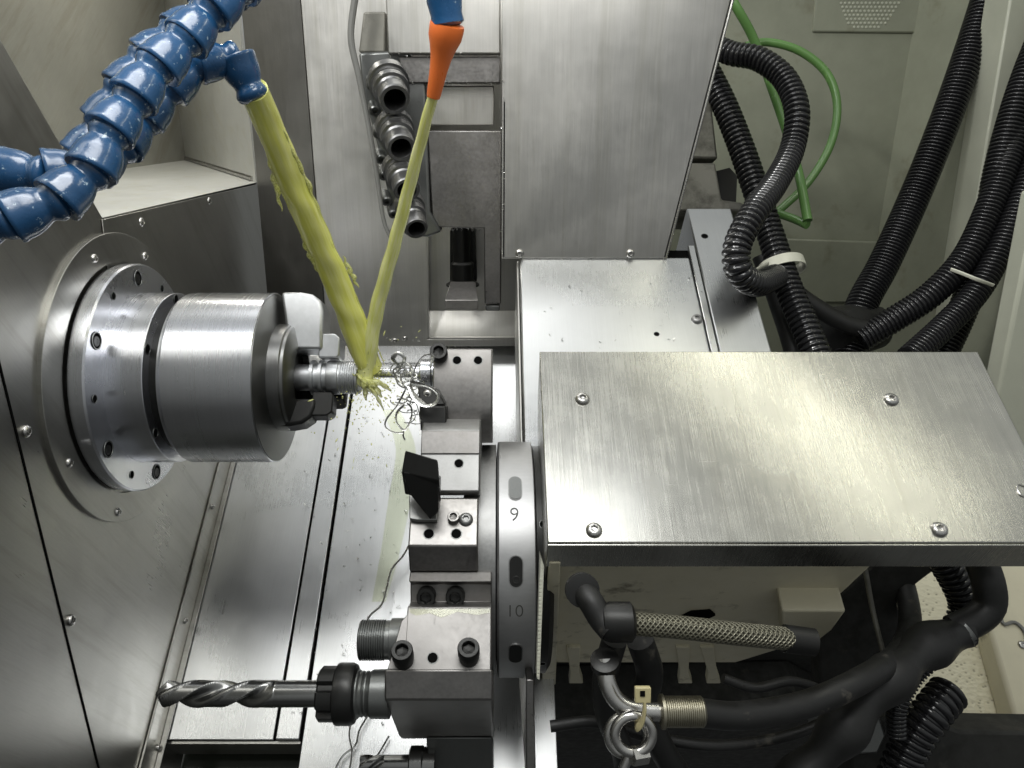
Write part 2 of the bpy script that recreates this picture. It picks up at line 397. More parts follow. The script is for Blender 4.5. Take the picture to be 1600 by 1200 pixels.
# seam sheet at the front and the rear sheet right of the seam
s0 = PXp(0, 580, XW+.003); s1 = PXp(152, 1197, XW+.003); sd = (s1-s0).normalized()
G().prism([s0-sd*.5, s1+sd*.2, s1+sd*.2+Vector((0, -.3, 0)), s0-sd*.5+Vector((0, -.3, 0))], (-.0025, 0, 0)).build('front_sheet', 'stainless_side', wl, bevel=.0006)
gd = s1-s0; gw = Vector((0, .0022, 0)); o3 = Vector((.0006, 0, 0))
G().prism([s0-sd*.5+o3, s1+sd*.2+o3, s1+sd*.2+gw+o3, s0-sd*.5+gw+o3], (-.003, 0, 0)).build('seam_gap', 'dark_void', wl)
g = G(); k = XW+.0018
g.prism([PXp(160, 343, k), PXp(402, 288, k), PXp(402, 288, k)+VB*-.30, PXp(250, 700, k), PXp(190, 560, k), PXp(168, 412, k)], (-.0012, 0, 0))
g.build('rear_sheet', 'stainless_side', wl, bevel=.0004)
k = XW+.003
g = G().prism([(k, ye-.05, ZF), (k, yb, ZF), (k, yb, ZF+.035), (k, ye-.05, ZF+.035)], (-.0025, 0, 0)); g.box((k, ye-.05, ZF+.002), (k+.006, yb, ZF+.004))
g.build('edge_strip', 'stainless_side', wl, bevel=.0005)
for p_ in ((86, 541), (41, 674), (111, 969), (326, 314), (220, 347)): screw(wl, PXp(*p_, XW+.001), (1, 0, 0), .0048)
for p_ in ((332, 792), (290, 970), (248, 1168)): screw(wl, PXp(*p_, XW+.004), (1, 0, 0), .0032)

# recess: ledge, deep panel, lit end panel
c_ = P(290, 250, 1.50); l0 = P(150, 271, 1.2)
nh = VB
up_c = c_+VB*.5; up_b = b_+VB*.5
l_f = a_+(c_-b_)*.62
ledge = struct(G().prism([a_, b_, c_, l_f+(c_-b_)*.25], VB*-.004).build('ledge', 'stained_light'), 'bright recessed ledge beside the headstock wall')
G().prism([b_+dirl*.0, c_, c_+VB*.6, b_+VB*.6], (.003, .003, 0)).build('end_panel', 'stained_light', ledge)
far = c_; near = l_f+(c_-b_)*.25
G().prism([far, near, near+Vector((0, -.25, .15)), near+VB*.8+Vector((0, -.3, .1)), far+VB*.7], (-.004, 0, 0)).build('deep_panel', 'stained_steel', ledge)
G().sweep([c_+VB*.004, b_+VB*.004+(c_-b_)*.03], .004, 8).build('weld_bead', 'screw_steel', ledge)

# back wall: angled strip, main panel, niche
wb = G().prism([PN(455, -80, W0, NW), PN(870, -80, W0, NW), PN(870, 545, W0), PN(455, 545, W0)], NW*-.004)
wb = struct(wb.build('wall_back', 'stainless_upright'), 'stainless rear wall sheets of the work chamber')
AN = W0+NW*.03
g = G().prism([PN(368, -90, W0), PN(462, -90, AN), PN(511, 541, AN), PN(425, 541, W0)], (0, .003, 0)); g.build('corner_sheet', 'stainless_dark_reflection', wb); print('DEPTHS', b_.length, PN(400, 285, W0).length)
g = G().prism([PN(463, -90, AN), PN(664, -90, AN), PN(668, 530, AN), PN(835, 530, AN), PN(835, 541, AN), PN(512, 541, AN)], NW*-.004)
g.build('main_sheet', 'stainless_upright', wb, bevel=.001)
g = G().prism([PN(664, -90, AN), PN(668, 530, AN), PN(668, 530, AN)-NW*.03, PN(664, -90, AN)-NW*.03], (.002, 0, 0))
p1 = PN(668, 530, AN); p2 = PN(835, 530, AN); g.prism([p1, p2, p2-NW*.03, p1-NW*.03], VB*.002)
g.build('niche_frame', 'stainless_wall', wb)
g = G().prism([p1-NW*.008+VB*.001, p2-NW*.008+VB*.001, p2-NW*.028+VB*.035, p1-NW*.028+VB*.035], VB*-.002); g.build('niche_slope', 'stainless_upright', wb)
for p_ in ((617, 532), (633, 529)): screw(wb, PN(*p_, AN), NW, .0035)

# rear chamber, right side
RA = P(1250, 300, 1.32)
g = G().prism([PN(1000, -200, RA), PN(1470, -200, RA), PN(1340, 700, RA), PN(1000, 700, RA)], NW*-.004)
wr = struct(g.build('wall_rear', 'green_grey_paint'), 'dark greenish painted rear wall behind the conduits')
g = G().prism([PN(1225, 372, RA)+NW*.012, PN(1400, 378, RA)+NW*.012, PN(1380, 470, RA)+NW*.012, PN(1225, 470, RA)+NW*.012], NW*-.011); g.build('lower_sheet', 'green_grey_paint', wr, bevel=.002)
cr = PN(1400, 200, RA)
g = G().prism([cr+VB*.8, cr-VB*.8, cr-VB*.8-Vector((0, .6, -.1))+Vector((.12, 0, 0)), cr+VB*.8-Vector((0, .6, -.1))+Vector((.12, 0, 0))], (.004, 0, 0))
ws = struct(g.build('wall_right', 'green_grey_paint'), 'painted right side wall of the chamber')
# door pillar (vertical, lit)
PA = P(1520, 420, 1.14)
g = G().prism([PN(1588, -60, PA), PN(1700, -60, PA), PN(1540, 760, PA), PN(1451, 760, PA)], NW*-.06)
dp = g.build('door_pillar', 'pale_green_paint', bevel=.003); struct(dp, 'pale vertical door pillar at the right edge')
PB = P(1580, 500, .86)
g = G().prism([PN(1622, 300, PB), PN(1800, 300, PB), PN(1760, 760, PB), PN(1530, 760, PB)], NW*-.03)
g.build('door_edge', 'pale_green_paint', dp, bevel=.004)

# ================================================================== SPINDLE, CHUCK, WORKPIECE
SC = P(780, 590, .70); syz = (SC.y, SC.z)
cp = thing('cover_ring', (XW, *syz), 'thin round stainless cover ring screwed flat onto the headstock wall', 'cover ring')
G().ring([(.1352, 0), (.1352, .0034), (.1348, .0038), (.1085, .0038), (.1085, 0)], MX(XW, syz), 128).build('ring_plate', 'stainless_side', cp, ang=20)
for p_ in ((147, 404), (226, 400), (86, 541), (108, 723), (184, 800)):
    if p_ == (86, 541): continue
    screw(cp, PXp(*p_, XW+.0038), (1, 0, 0), .0042)
g = G()
ck = thing('lathe_chuck', (XW+.006, *syz), 'large polished steel lathe chuck with jaws on the left headstock', 'chuck')
G().lathe([(.106, -.0), (.107, .004), (.107, .0125), (.1055, .014), (.079, .0145), (.02, .0145)], MX(XW+.006, syz), 96).build('flange', 'turned_steel', ck, ang=20)
for i in range(12):
    t = math.radians(18+30*i); rr = .0935; u_ = Vector((XW+.0207, syz[0]+rr*math.cos(t), syz[1]+rr*math.sin(t)))
    if i % 2: rimmed(ck, u_, (1, 0, 0), .0066, True)
    else: rimmed(ck, u_, (1, 0, 0), .0032)
G().lathe([(.078, -.337), (.0800, -.336), (.0800, -.3018), (.0795, -.3012), (.060, -.3011)], MX(0, syz), 128).build('collar', 'turned_steel', ck, ang=20)
for i in range(6):
    t = math.radians(48+60*i); rimmed(ck, (-.3009, syz[0]+.074*math.cos(t), syz[1]+.074*math.sin(t)), (1, 0, 0), .0042)
G().lathe([(.0685, -.302), (.0685, -.285)], MX(0, syz), 96).build('neck', 'black_oxide', ck)
G().lathe([(.068, -.2915), (.0765, -.2912), (.0770, -.2890), (.0790, -.2885), (.0800, -.2865), (.0800, -.2104), (.0796, -.2100), (.0, -.2099)],
          MX(0, syz), 160).build('chuck_body', 'turned_steel', ck, ang=22)
G().lathe([(.0788, -.2099), (.0786, -.2094), (.0510, -.2062), (.0505, -.1960), (.0495, -.1950), (.0, -.1945)], MX(0, syz), 128).build('face_plate', 'turned_dark', ck, ang=22)
G().ring([(.0490, -.1960), (.0485, -.1925), (.0475, -.1915), (.0300, -.1870), (.0300, -.193), (.046, -.198)], MX(0, syz), 96).build('face_ring', 'turned_dark', ck)
def jaw(ang, ro, mat, W=.0165, xe=-.1655):
    t = math.radians(ang); rd = UP*math.sin(t)-FWD*math.cos(t); tg = rd.cross(Vector((1, 0, 0)))
    X = Vector((1, 0, 0)); c = Vector((0, *syz))
    o = G().prism([c+X*-.197+rd*.024-tg*W, c+X*xe+rd*.024-tg*W, c+X*xe+rd*(ro-.018)-tg*W, c+X*(xe-.003)+rd*(ro-.008)-tg*W, c+X*(xe-.011)+rd*(ro-.002)-tg*W, c+X*(xe-.022)+rd*ro-tg*W, c+X*-.206+rd*ro-tg*W], tg*2*W).build('jaw', mat, ck, bevel=.003)
    G().prism([c+X*(xe-.004)+rd*.017-tg*W*.8, c+X*(xe+.0135)+rd*.017-tg*W*.8, c+X*(xe+.0155)+rd*.020-tg*W*.8, c+X*(xe+.0155)+rd*.036-tg*W*.8, c+X*(xe+.011)+rd*.040-tg*W*.8, c+X*(xe-.004)+rd*.040-tg*W*.8], tg*1.6*W).build('jaw_step', mat, o, bevel=.0012)
jaw(98, .0795, 'jaw_steel'); jaw(-72, .050, 'black_oxide', .012, -.170); jaw(-150, .06, 'black_oxide')  # shade on the lower jaws is put into a darker material
prof = [(.006, -.193), (.0125, -.192), (.0125, -.178), (.0165, -.1775), (.0165, -.1745), (.0135, -.174), (.0135, -.170), (.0165, -.1695), (.0165, -.1665), (.0135, -.166),
        (.0135, -.1625), (.0158, -.162), (.0163, -.1610), (.0163, -.1515), (.0152, -.1508), (.0150, -.150)]
x = -.150
for i in range(7):
    prof += [(.0156 if i < 6 else .0159, x+.0006), (.0156 if i < 6 else .0159, x+.0013), (.0146, x+.0017), (.0146, x+.0021)]; x += .0021
prof += [(.0158, x), (.0158, x+.0022), (.0150, x+.0030), (.0095, x+.0030), (.0085, x-.004), (0, x-.004)]
wp = G().lathe(prof, MX(0, syz), 72).build('workpiece', 'jaw_steel'); tag(wp, 'small shiny threaded steel workpiece clamped in the chuck jaws', 'workpiece')

# ================================================================== TURRET
TC = P(780, 868, .70); tyz = (TC.y, TC.z); R = .108
tu = thing('tool_turret', TC, 'round grey tool turret disc with numbered rim left of the stainless cover', 'turret')
def turdir(psi):   # psi degrees, 0 towards the camera, positive further down in the picture
    base_ = -Vector((0, *tyz)).normalized(); t = math.radians(psi)
    perp = Vector((0, -UP.y, -UP.z)); perp = (perp-base_*perp.dot(base_)).normalized()
    return base_*math.cos(t)+perp*math.sin(t), -base_*math.sin(t)+perp*math.cos(t)
G().lathe([(.09, -.003), (R-.001, -.0015), (R, .0), (R, .0290), (R-.0008, .030), (.06, .0305)], MX(0, tyz), 128).build('numbered_rim', 'rim_steel', tu, ang=15)
G().lathe([(.06, -.032), (R-.0035, -.030), (R-.0030, -.003)], MX(0, tyz), 128).build('drum', 'ground_bright', tu)
G().lathe([(.05, .030), (R-.004, .031), (R-.004, .041), (R-.010, .045), (.03, .045)], MX(0, tyz), 96).build('seal_ring', 'black_oxide', tu)
for psi, hl in ((-31, .0115), (6.7, .0122), (47, .0115)):
    d, tn = turdir(psi); c = TC+d*(R+.0002)+Vector((.0135, 0, 0)); w_ = .0052
    def stad(w_, hl, off):
        pts = []
        for i in range(9): t = math.pi*i/8; pts.append(c+d*off+Vector((w_*math.cos(t), 0, 0))-tn*(hl-w_+w_*math.sin(t)))
        for i in range(9): t = math.pi*i/8; pts.append(c+d*off+Vector((-w_*math.cos(t), 0, 0))+tn*(hl-w_+w_*math.sin(t)))
        return pts
    sl = G().prism(stad(w_+.0008, hl+.0008, .0001), d*-.003).build('slot', 'ground_bright', tu)
    G().prism(stad(w_, hl, .0006), d*-.003).build('slot_floor', 'gunmetal' if psi < 0 else 'black_oxide', sl)
    if psi == 6.7: screw(sl, c+d*.0006+tn*(hl-.0055), d, .0034, 'cap', 'black_oxide', 'slot_bolt').scale = (.0034, .0034, .0004)
def glyph(txt, psi, size, xx):
    d, tn = turdir(psi)
    cu = bpy.data.curves.new('engraved_number', 'FONT'); cu.body = txt; cu.size = size; cu.align_x = 'CENTER'; cu.align_y = 'CENTER'; cu.extrude = .00015
    cu.offset = -.0002
    ob = bpy.data.objects.new('tmp', cu); COL.objects.link(ob); dg = bpy.context.evaluated_depsgraph_get()
    me = bpy.data.meshes.new_from_object(ob.evaluated_get(dg)); bpy.data.objects.remove(ob); me.materials.clear(); me.materials.append(MATS['engraving'])
    o = bpy.data.objects.new('engraved_number', me); COL.objects.link(o); o.parent = tu
    mm = Matrix.Identity(4)
    for i, v in enumerate((Vector((1, 0, 0)), -tn, d)): mm.col[i][:3] = v
    o.matrix_basis = Matrix.Translation(TC+d*(R+.0002)+Vector((xx, 0, 0))-GL[tu]) @ mm
glyph('9', -17.5, .017, .0125); glyph('10', 24, .015, .0125)
for psi in (-14, 60): 
    d, tn = turdir(psi); rimmed(tu, TC+d*(R-.004)+Vector((.0365, 0, 0)), d, .0032)

def YZ(py, d): v = P(CX, py, d); return Vector((0, v.y, v.z))
def block(pr, x0, x1): return G().prism([YZ(py, d)+Vector((x0, 0, 0)) for py, d in pr], (x1-x0, 0, 0))
def X(pxv, d): return (pxv-CX)/F*d
def facepos(pxv, py, p, q):      # point on the block face running between two (py, depth) profile points
    A0, B0 = YZ(*p), YZ(*q); tdir = B0-A0; nrm = Vector((0, tdir.z, -tdir.y)).normalized()
    if nrm.dot(FWD) > 0: nrm = -nrm
    pos = PN(pxv, py, A0, nrm); return pos, nrm
# working boring-bar holder (top)
h1 = thing('boring_bar_holder', YZ(690, .68)+Vector((X(725, .66), 0, 0)), 'flat steel boring bar holder at the top of the turret beside the workpiece', 'tool holder', 'tool holders on the turret')
block([(545, .668), (637, .652), (657, .655), (692, .665), (692, .74), (545, .74)], X(676, .66), X(769, .66)).build('holder_block', 'ground_steel', h1, bevel=.0012)
pA, pB = (545, .668), (637, .652)
for i, p_ in enumerate(((687, 556), (714, 563), (747, 563))):
    pos, nr = facepos(*p_, pA, pB)
    if i == 0: screw(h1, pos+nr*.004, nr, .0078, 'cap', 'black_oxide')
    else: rimmed(h1, pos, nr, .0038)
byz = (P(CX, 583, .70).y, P(CX, 583, .70).z)
G().lathe([(.004, X(563, .7)), (.0046, X(566, .7)), (.0046, X(640, .7)), (.0075, X(645, .7)), (.0075, X(656, .7)), (.0125, X(657, .7)), (.0132, X(659, .7)), (.0132, X(674, .7)), (.0125, X(676, .7)), (.0125, X(690, .7))],
          MX(0, byz), 40).build('boring_bar', 'turned_steel', h1, ang=20)
G().obox(P(566, 592, .697), (.003, 0, 0), UP*.0035, FWD*.002).build('cutting_insert', 'brass_worn', h1)
# second holder with an insert tool
h2 = thing('turning_tool_holder', YZ(770, .62)+Vector((X(702, .62), 0, 0)), 'stepped steel holder gripping an upright dark turning tool tangled in chips', 'tool holder', 'tool holders on the turret')
block([(655, .632), (672, .618), (710, .612), (768, .600), (774, .605), (774, .69), (655, .69)], X(657, .61), X(750, .61)).build('holder_block', 'ground_bright', h2, bevel=.0012)
pos, nr = facepos(717, 724, (710, .612), (768, .600)); rimmed(h2, pos, nr, .0036)
block([(673, .6165), (709, .6105), (709, .613), (673, .619)], X(657.5, .61), X(749.5, .61)).build('face_plate', 'ground_steel', h2, bevel=.0006)  # darker sheet puts the dark reflection on this face into the colour
g = G().prism([P(655, 634, .630), P(697, 634, .630), P(698, 676, .626), P(657, 676, .626)], FWD*.03)
g.prism([P(652, 597, .646), P(684, 608, .644), P(696, 632, .6305), P(655, 632, .6305)], FWD*.02)
tl = g.build('tool_shank', 'black_oxide', h2, bevel=.0015)
screw(tl, P(668, 616, .6395), -FWD, .0042, 'button', 'screw_steel')
G().prism([P(655, 672, .6265), P(686, 672, .6265), P(686, 680, .624), P(655, 680, .624)], FWD*.01).build('clamp_shim', 'ground_bright', h2)
# third holder with the black tool
h3 = thing('clamp_tool_holder', YZ(890, .60)+Vector((X(694, .6), 0, 0)), 'steel clamp holder with two empty screw holes and a black square tool', 'tool holder', 'tool holders on the turret')
block([(778, .602), (853, .580), (891, .588), (900, .60), (900, .68), (778, .68)], X(640, .59), X(747, .59)).build('holder_block', 'ground_steel', h3, bevel=.0012)
fa, fb = (778, .602), (853, .580)
for p_ in ((670, 834), (713, 834)):
    pos, nr = facepos(*p_, fa, fb); rimmed(h3, pos, nr, .0040)
pos, nr = facepos(709, 811, fa, fb); screw(h3, pos, nr, .0048, 'cap', 'ground_steel')
pos, nr = facepos(728, 812, fa, fb); screw(h3, pos, nr, .0058, 'button', 'ground_bright', spin=.4)
g = G().prism([P(633, 703, .565), P(684, 718, .560), P(686, 751, .560), P(627, 738, .565)], FWD*.02+UP*-.02)
g.prism([P(630, 737, .564), P(686, 748, .562), P(685, 800, .572), P(672, 812, .575), P(645, 778, .572), P(636, 765, .57)], FWD*.02)
g.build('black_tool', 'black_oxide', h3, bevel=.0010)
g = G(); pts = [facepos(x_, y_, fa, fb)[0] for x_, y_ in ((640, 778), (672, 778), (672, 806), (684, 806), (684, 817), (652, 817), (641, 815))]
g.prism([p_+nr*.006 for p_ in pts], nr*-.005); g.build('clamp_plate', 'ground_bright', h3, bevel=.0008)
# fourth holder: double collet with drill
h4 = thing('drill_holder', YZ(1155, .60)+Vector((X(690, .57), 0, 0)), 'big steel double collet holder gripping the long twist drill', 'tool holder', 'tool holders on the turret')
g = block([(893, .590), (909, .582), (912, .592), (941, .592), (948, .574), (1048, .548), (1048, .66), (893, .66)], X(637, .575), X(768, .575)); 
g.build('upper_block', 'ground_steel', h4, bevel=.0010)
g = G(); x0, x1 = X(605, .56), X(770, .56)
pt = [YZ(1000, .562)+Vector((x0+.013, 0, 0))]
g = block([(1046, .5475), (1094, .5468), (1150, .625), (1154, .64), (1154, .70), (1046, .66)], X(603, .555), X(770, .555)); g.build('lower_block', 'ground_steel', h4, bevel=.0016)
f0, f1 = (948, .574), (1048, .548)
A1 = facepos(624, 955, f0, f1)[0]; nr = facepos(624, 955, f0, f1)[1]
q = [facepos(x_, y_, f0, f1)[0] for x_, y_ in ((638, 958), (627, 970), (613, 1020), (605, 1046), (640, 1046))]
G().prism([p_+nr*-.0002 for p_ in q], nr*-.03).build('shoulder', 'ground_steel', h4, bevel=.0006)
for p_ in ((631, 1028), (733, 1024)):
    pos, n2 = facepos(*p_, f0, f1); screw(h4, pos+n2*.0055, (n2+UP*.28).normalized(), .0082, 'cap', 'black_oxide')
for p_ in ((667, 929), (712, 929)):
    pos, n2 = facepos(*p_, (912, .592), (941, .592)); screw(h4, pos, n2, .0076, 'cap', 'black_oxide')
pos, n2 = facepos(676, 1028, f0, f1); rimmed(h4, pos, n2, .0038)
pl = G().prism([facepos(x_, y_, f0, f1)[0]+n2*.0006 for x_, y_ in ((640, 951), (766, 951), (766, 957), (745, 961), (715, 956), (690, 965), (672, 958), (650, 962), (640, 957))], n2*-.0005)
pl.build('coolant_film', 'coolant_film', h4)
def collet_nose(yzp, d, xs, parent, mat='gunmetal'):
    return
nz = P(CX, 1000, .585); nyz = (nz.y, nz.z)
pr = [(.013, X(562, .585)), (.0148, X(563, .585))]; xx = X(564, .585)
for i in range(11): pr += [(.0156, xx+.0004), (.0156, xx+.0009), (.0142, xx+.0013), (.0142, xx+.0016)]; xx += .0018
pr += [(.0150, xx+.0005), (.0150, xx+.004), (.0168, xx+.0045), (.0168, X(628, .585)), (.0175, X(636, .585)), (.0175, X(650, .585))]
G().lathe([(.009, X(568, .585)), (.009, X(562, .585))]+pr, MX(0, nyz), 56).build('threaded_nose', 'gunmetal', h4)
dz = P(CX, 1084, .57); dyz = (dz.y, dz.z); D_ = .57
pr = [(.0165, X(556, D_)), (.0178, X(558, D_)), (.0178, X(561, D_)), (.0165, X(564, D_)), (.0168, X(568, D_)), (.0155, X(571, D_)), (.0168, X(573, D_)), (.0168, X(575, D_)), (.0157, X(577, D_)), (.0178, X(582, D_)), (.0180, X(610, D_))]
G().lathe(pr, MX(0, dyz), 56).build('holder_nose', 'gunmetal', h4)
g = G(); g.lathe([(.0105, X(499, D_)), (.0185, X(500, D_)), (.0203, X(503, D_)), (.0203, X(522, D_)), (.0203, X(525, D_)), (.0222, X(527, D_)), (.0228, X(530, D_)), (.0228, X(550, D_)), (.0215, X(556, D_)), (.0185, X(559, D_))], MX(0, dyz), 60, hexr=())
# six wrench notches cut as flats in the nut's radius
for i, v in enumerate(g.v):
    if v.x < X(526, D_)+1e-5:
        a0 = math.atan2(v.z-dyz[1], v.y-dyz[0]); ph = (a0/(math.pi/3)) % 1
        if .36 < ph < .64: 
            k_ = .82; g.v[i] = Vector((v.x, dyz[0]+(v.y-dyz[0])*k_, dyz[1]+(v.z-dyz[1])*k_))
nut = g.build('collet_nut', 'black_oxide', h4, ang=28)
# twist drill
xt, xs_, xe = X(244, D_), X(432, D_), X(505, D_); RD = .0101
LEAD = .088
def dsec(t, s, L):
    xcur = xt+L
    depth = 1.0 if xcur < xs_-.02 else max(0, 1-(xcur-(xs_-.02))/.02)
    ph = 2*math.pi*L/LEAD
    r = 1.0
    for kk in (0, math.pi):
        dlt = (t+ph+kk+math.pi) % (2*math.pi)-math.pi
        r = min(r, 1-depth*.62*math.exp(-(dlt/.62)**4))
        dl2 = (t+ph+kk-1.05+math.pi) % (2*math.pi)-math.pi
        if .16 < dl2 < 1.25: r = min(r, 1-.05*depth)
    return r
n = 220; pts = [Vector((xt+(xe-xt)*i/n, *dyz)) for i in range(n+1)]
def drad(s, i):
    L = (xe-xt)*s
    return RD*min(1, .12+L/.0085) if L < .0085*.9 else (RD if xt+L < xs_ else RD*.97)
G().sweep(pts, drad, 64, dsec).build('twist_drill', 'drill_steel', h4, ang=30)
# fifth holder at the bottom edge
h5 = thing('end_mill_holder', P(720, 1195, .64), 'dark shadowed tool holder with a short end mill at the bottom edge', 'tool holder', 'tool holders on the turret')
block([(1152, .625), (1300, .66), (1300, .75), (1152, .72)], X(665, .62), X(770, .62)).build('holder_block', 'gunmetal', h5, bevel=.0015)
mz = P(CX, 1194, .63); myz = (mz.y, mz.z)
G().lathe([(.013, X(640, .63)), (.0145, X(642, .63)), (.0145, X(660, .63)), (.0135, X(662, .63)), (.0135, X(680, .63))], MX(0, myz), 40).build('collet_ring', 'drill_steel', h5)
pts = [Vector((X(563, .63)+(X(645, .63)-X(563, .63))*i/80, *myz)) for i in range(81)]
def msec(t, s, L):
    if s > .45: return 1
    r = 1
    for kk in range(3):
        dlt = (t+2*math.pi*L/.05+kk*2.094+math.pi) % (2*math.pi)-math.pi; r = min(r, 1-.45*math.exp(-(dlt/.4)**4))
    return r
G().sweep(pts, lambda s, i: .0075, 48, msec).build('end_mill', 'drill_steel', h5, ang=30)

# ================================================================== TURRET COVER AND HOUSING
ZC = -.50
bl = PZ(843, 549, ZC); br = PZ(1528, 549, ZC); fL = PZ(857, 848, ZC); xl = bl.x
yB, yF = bl.y, fL.y; xr = br.x
cv = thing('turret_cover', (xl, yF, ZC), 'large flat brushed stainless cover with four button screws right of the turret', 'cover')
G().box((xl, yF, ZC-.002), (xr, yB, ZC)).build('top_sheet', 'stainless_cover', cv, bevel=.0015)
lipb = PYp(857, 882, yF-.004)
G().prism([(xl, yF-.0001, ZC-.0012), (xl, yF-.004, lipb.z), (xr, yF-.004, lipb.z), (xr, yF-.0001, ZC-.0012)], (0, -.0018, 0)).build('front_lip', 'stainless_cover', cv, bevel=.0006)
G().prism([(xl+.0002, yF+.001, ZC-.0022), (xl+.0002, yB-.001, ZC-.0022), (xl+.0002, yB-.012, ZC-.05), (xl+.0002, yF+.06, ZC-.13), (xl+.0002, yF+.001, ZC-.13)], (.002, 0, 0)).build('side_flange', 'stainless_cover', cv, bevel=.0005)
G().prism([(xr-.0002, yF, ZC-.0022), (xr-.0002, yB, ZC-.0022), (xr-.0002, yB, ZC-.03), (xr-.0002, yF, ZC-.03)], (-.002, 0, 0)).build('side_flange', 'stainless_cover', cv)
for p_ in ((910, 624), (1392, 625), (928, 829), (1467, 828)): screw(cv, PZ(*p_, ZC), (0, 0, 1), .0062)
c1 = PZ(1590, 766, ZC); pts = []
for i in range(41):
    t = 2*math.pi*i/40; pts.append(c1+Vector((.011+.011*math.cos(t)*1.05, .0055*math.sin(2*t)*.9+.0008*math.cos(t), .0006)))
G().sweep(pts, .0006, 6, caps=False).build('stamped_mark', 'screw_steel', cv)

th = thing('turret_housing', PYp(1050, 1040, yF+.02), 'beige painted turret housing in shadow below the stainless cover', 'housing')
yh = yF+.006
q = [PYp(a, b, yh) for a, b in ((862, 876), (1372, 876), (1290, 952), (1235, 1010), (1150, 1036), (862, 1036))]
G().prism(q, (0, .15, 0)).build('housing_body', 'beige_paint', th, bevel=.003)
q = [PYp(a, b, yh-.012) for a, b in ((858, 880), (876, 880), (868, 1070), (846, 1070))]
G().prism(q, (0, .012, 0)).build('front_rib', 'beige_paint', th, bevel=.001)
for a, b_x in ((895, 0), (1066, 0), (1104, 6)):
    q = [PYp(a+u, v, yh-.003) for u, v in ((-10, 1012), (12, 1012), (10+b_x, 1050), (16+b_x, 1068), (-6+b_x, 1068), (-4+b_x, 1050))]
    G().prism(q, (0, .01, 0)).build('bracket', 'beige_paint', th, bevel=.001)
G().prism([PYp(a, b, yh-.002) for a, b in ((1062, 966), (1080, 957), (1110, 955), (1118, 962), (1100, 970), (1075, 973))], (0, .004, 0)).build('oval_port', 'dark_void', th)
G().prism([PYp(a, b, yh-.02) for a, b in ((1222, 955), (1322, 955), (1300, 985), (1255, 1020), (1225, 1010))], (0, .03, 0)).build('side_block', 'beige_paint', th, bevel=.002)
# dark gear / impeller
gm = Maxis(PYp(1312, 1022, yh+.0), (.1, -1, .15)); g = G()
g.lathe([(.020, -.01), (.020, .004), (.016, .006), (.010, .003), (.006, .008), (0, .008)], gm, 40)
for i in range(10):
    t = math.pi*2*i/10; g.obox(gm @ Vector((.017*math.cos(t), .017*math.sin(t), .006)), gm.to_3x3() @ Vector((.0022*math.cos(t), .0022*math.sin(t), 0)), gm.to_3x3() @ Vector((-.0016*math.sin(t), .0016*math.cos(t), 0)), gm.to_3x3() @ Vector((0, 0, .004)))
g.build('adjusting_ring', 'cast_grey', th)
# dark bed masses underneath
g = G().prism([PYp(a, b, yh+.14) for a, b in ((835, 1000), (1420, 1000), (1420, 1400), (835, 1400))], (0, .02, 0))
bed = g.build('machine_bed', 'bed_black'); struct(bed, 'dark machine bed below the turret housing')
q = [PYp(a, b, yh+.05) for a, b in ((838, 1125), (1250, 1118), (1360, 1168), (1250, 1400), (838, 1400))]
G().prism(q, (0, .09, 0)).build('bed_casting', 'bed_black', bed, bevel=.004)
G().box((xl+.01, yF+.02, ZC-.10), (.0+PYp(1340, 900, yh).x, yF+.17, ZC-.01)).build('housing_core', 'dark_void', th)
# slide plate edges right of the turret
g = G().prism([P(822, 1062, .60), P(834, 1062, .60), P(838, 1230, .60), P(822, 1230, .60)], FWD*.25)
tag(g.build('slide_plate', 'ground_steel', bevel=.001), 'narrow vertical steel slide plate just right of the turret disc', 'plate')
g = G().prism([P(845, 870, .56), P(850, 884, .56), P(843, 1062, .56), P(839, 1060, .56)], FWD*.02)  # pale strip stands for the lit edge of the cover's side panel
for i in range(26):
    yy = 905+i*6; g.obox(P(845-.03*(yy-905), yy, .5605), (.0010, 0, 0), UP*.0008, FWD*.001)
tag(g.build('lit_edge_strip', 'white_nylon'), 'pale jagged strip painted as the lit cover edge left of the beige housing', 'lit edge strip')

# hoses below the cover
def corrugated(path, r, pitch=None, step=None):
    pitch = pitch or r*.42; pts = spline(path, pitch/6)
    rr = [r*.97, r, r, r*.97, r*.80, r*.80]
    return G().sweep(pts, lambda s, i: rr[i % 6], 20)
bh = thing('braided_hose', P(930, 960, .50), 'braided steel hose with black elbow running along the beige housing', 'hose')
G().sweep(spline(px([(985, 974, .50), (1060, 980, .50), (1150, 990, .50), (1250, 1000, .51)]), .004), .0078, 24).build('braided_sleeve', 'braided_steel', bh)
G().sweep(spline(px([(905, 918, .52), (920, 935, .505), (938, 965, .50), (955, 985, .495)]), .004), .0088, 20).build('elbow', 'black_rubber', bh)
G().lathe([(.006, 0), (.0118, .001), (.0118, .006), (.006, .007)], Maxis(P(908, 920, .512), -FWD+Vector((.1, .0, .1))), 30).build('elbow_cap', 'black_rubber', bh, ang=30)
G().lathe([(.009, -.010), (.0118, -.009), (.0135, -.004), (.0135, .010), (.0110, .012), (.008, .013)], Maxis(P(962, 972, .50), (1, 0, -.0)), 6*5).build('hose_nut', 'black_oxide', bh, ang=25)
G().lathe([(.007, -.01), (.0095, -.009), (.0095, .012), (.007, .013)], Maxis(P(1245, 1000, .51), (1, -.1, -.1)), 24).build('end_fitting', 'black_oxide', bh)
mp_ = thing('metal_pipe', P(960, 1090, .50), 'bent bright steel pipe with ribbed coupling under the braided hose', 'pipe')
G().sweep(spline(px([(944, 1030, .505), (948, 1062, .50), (962, 1092, .497), (988, 1108, .495), (1030, 1112, .495)]), .003), .0062, 24).build('bent_tube', 'screw_steel', mp_)
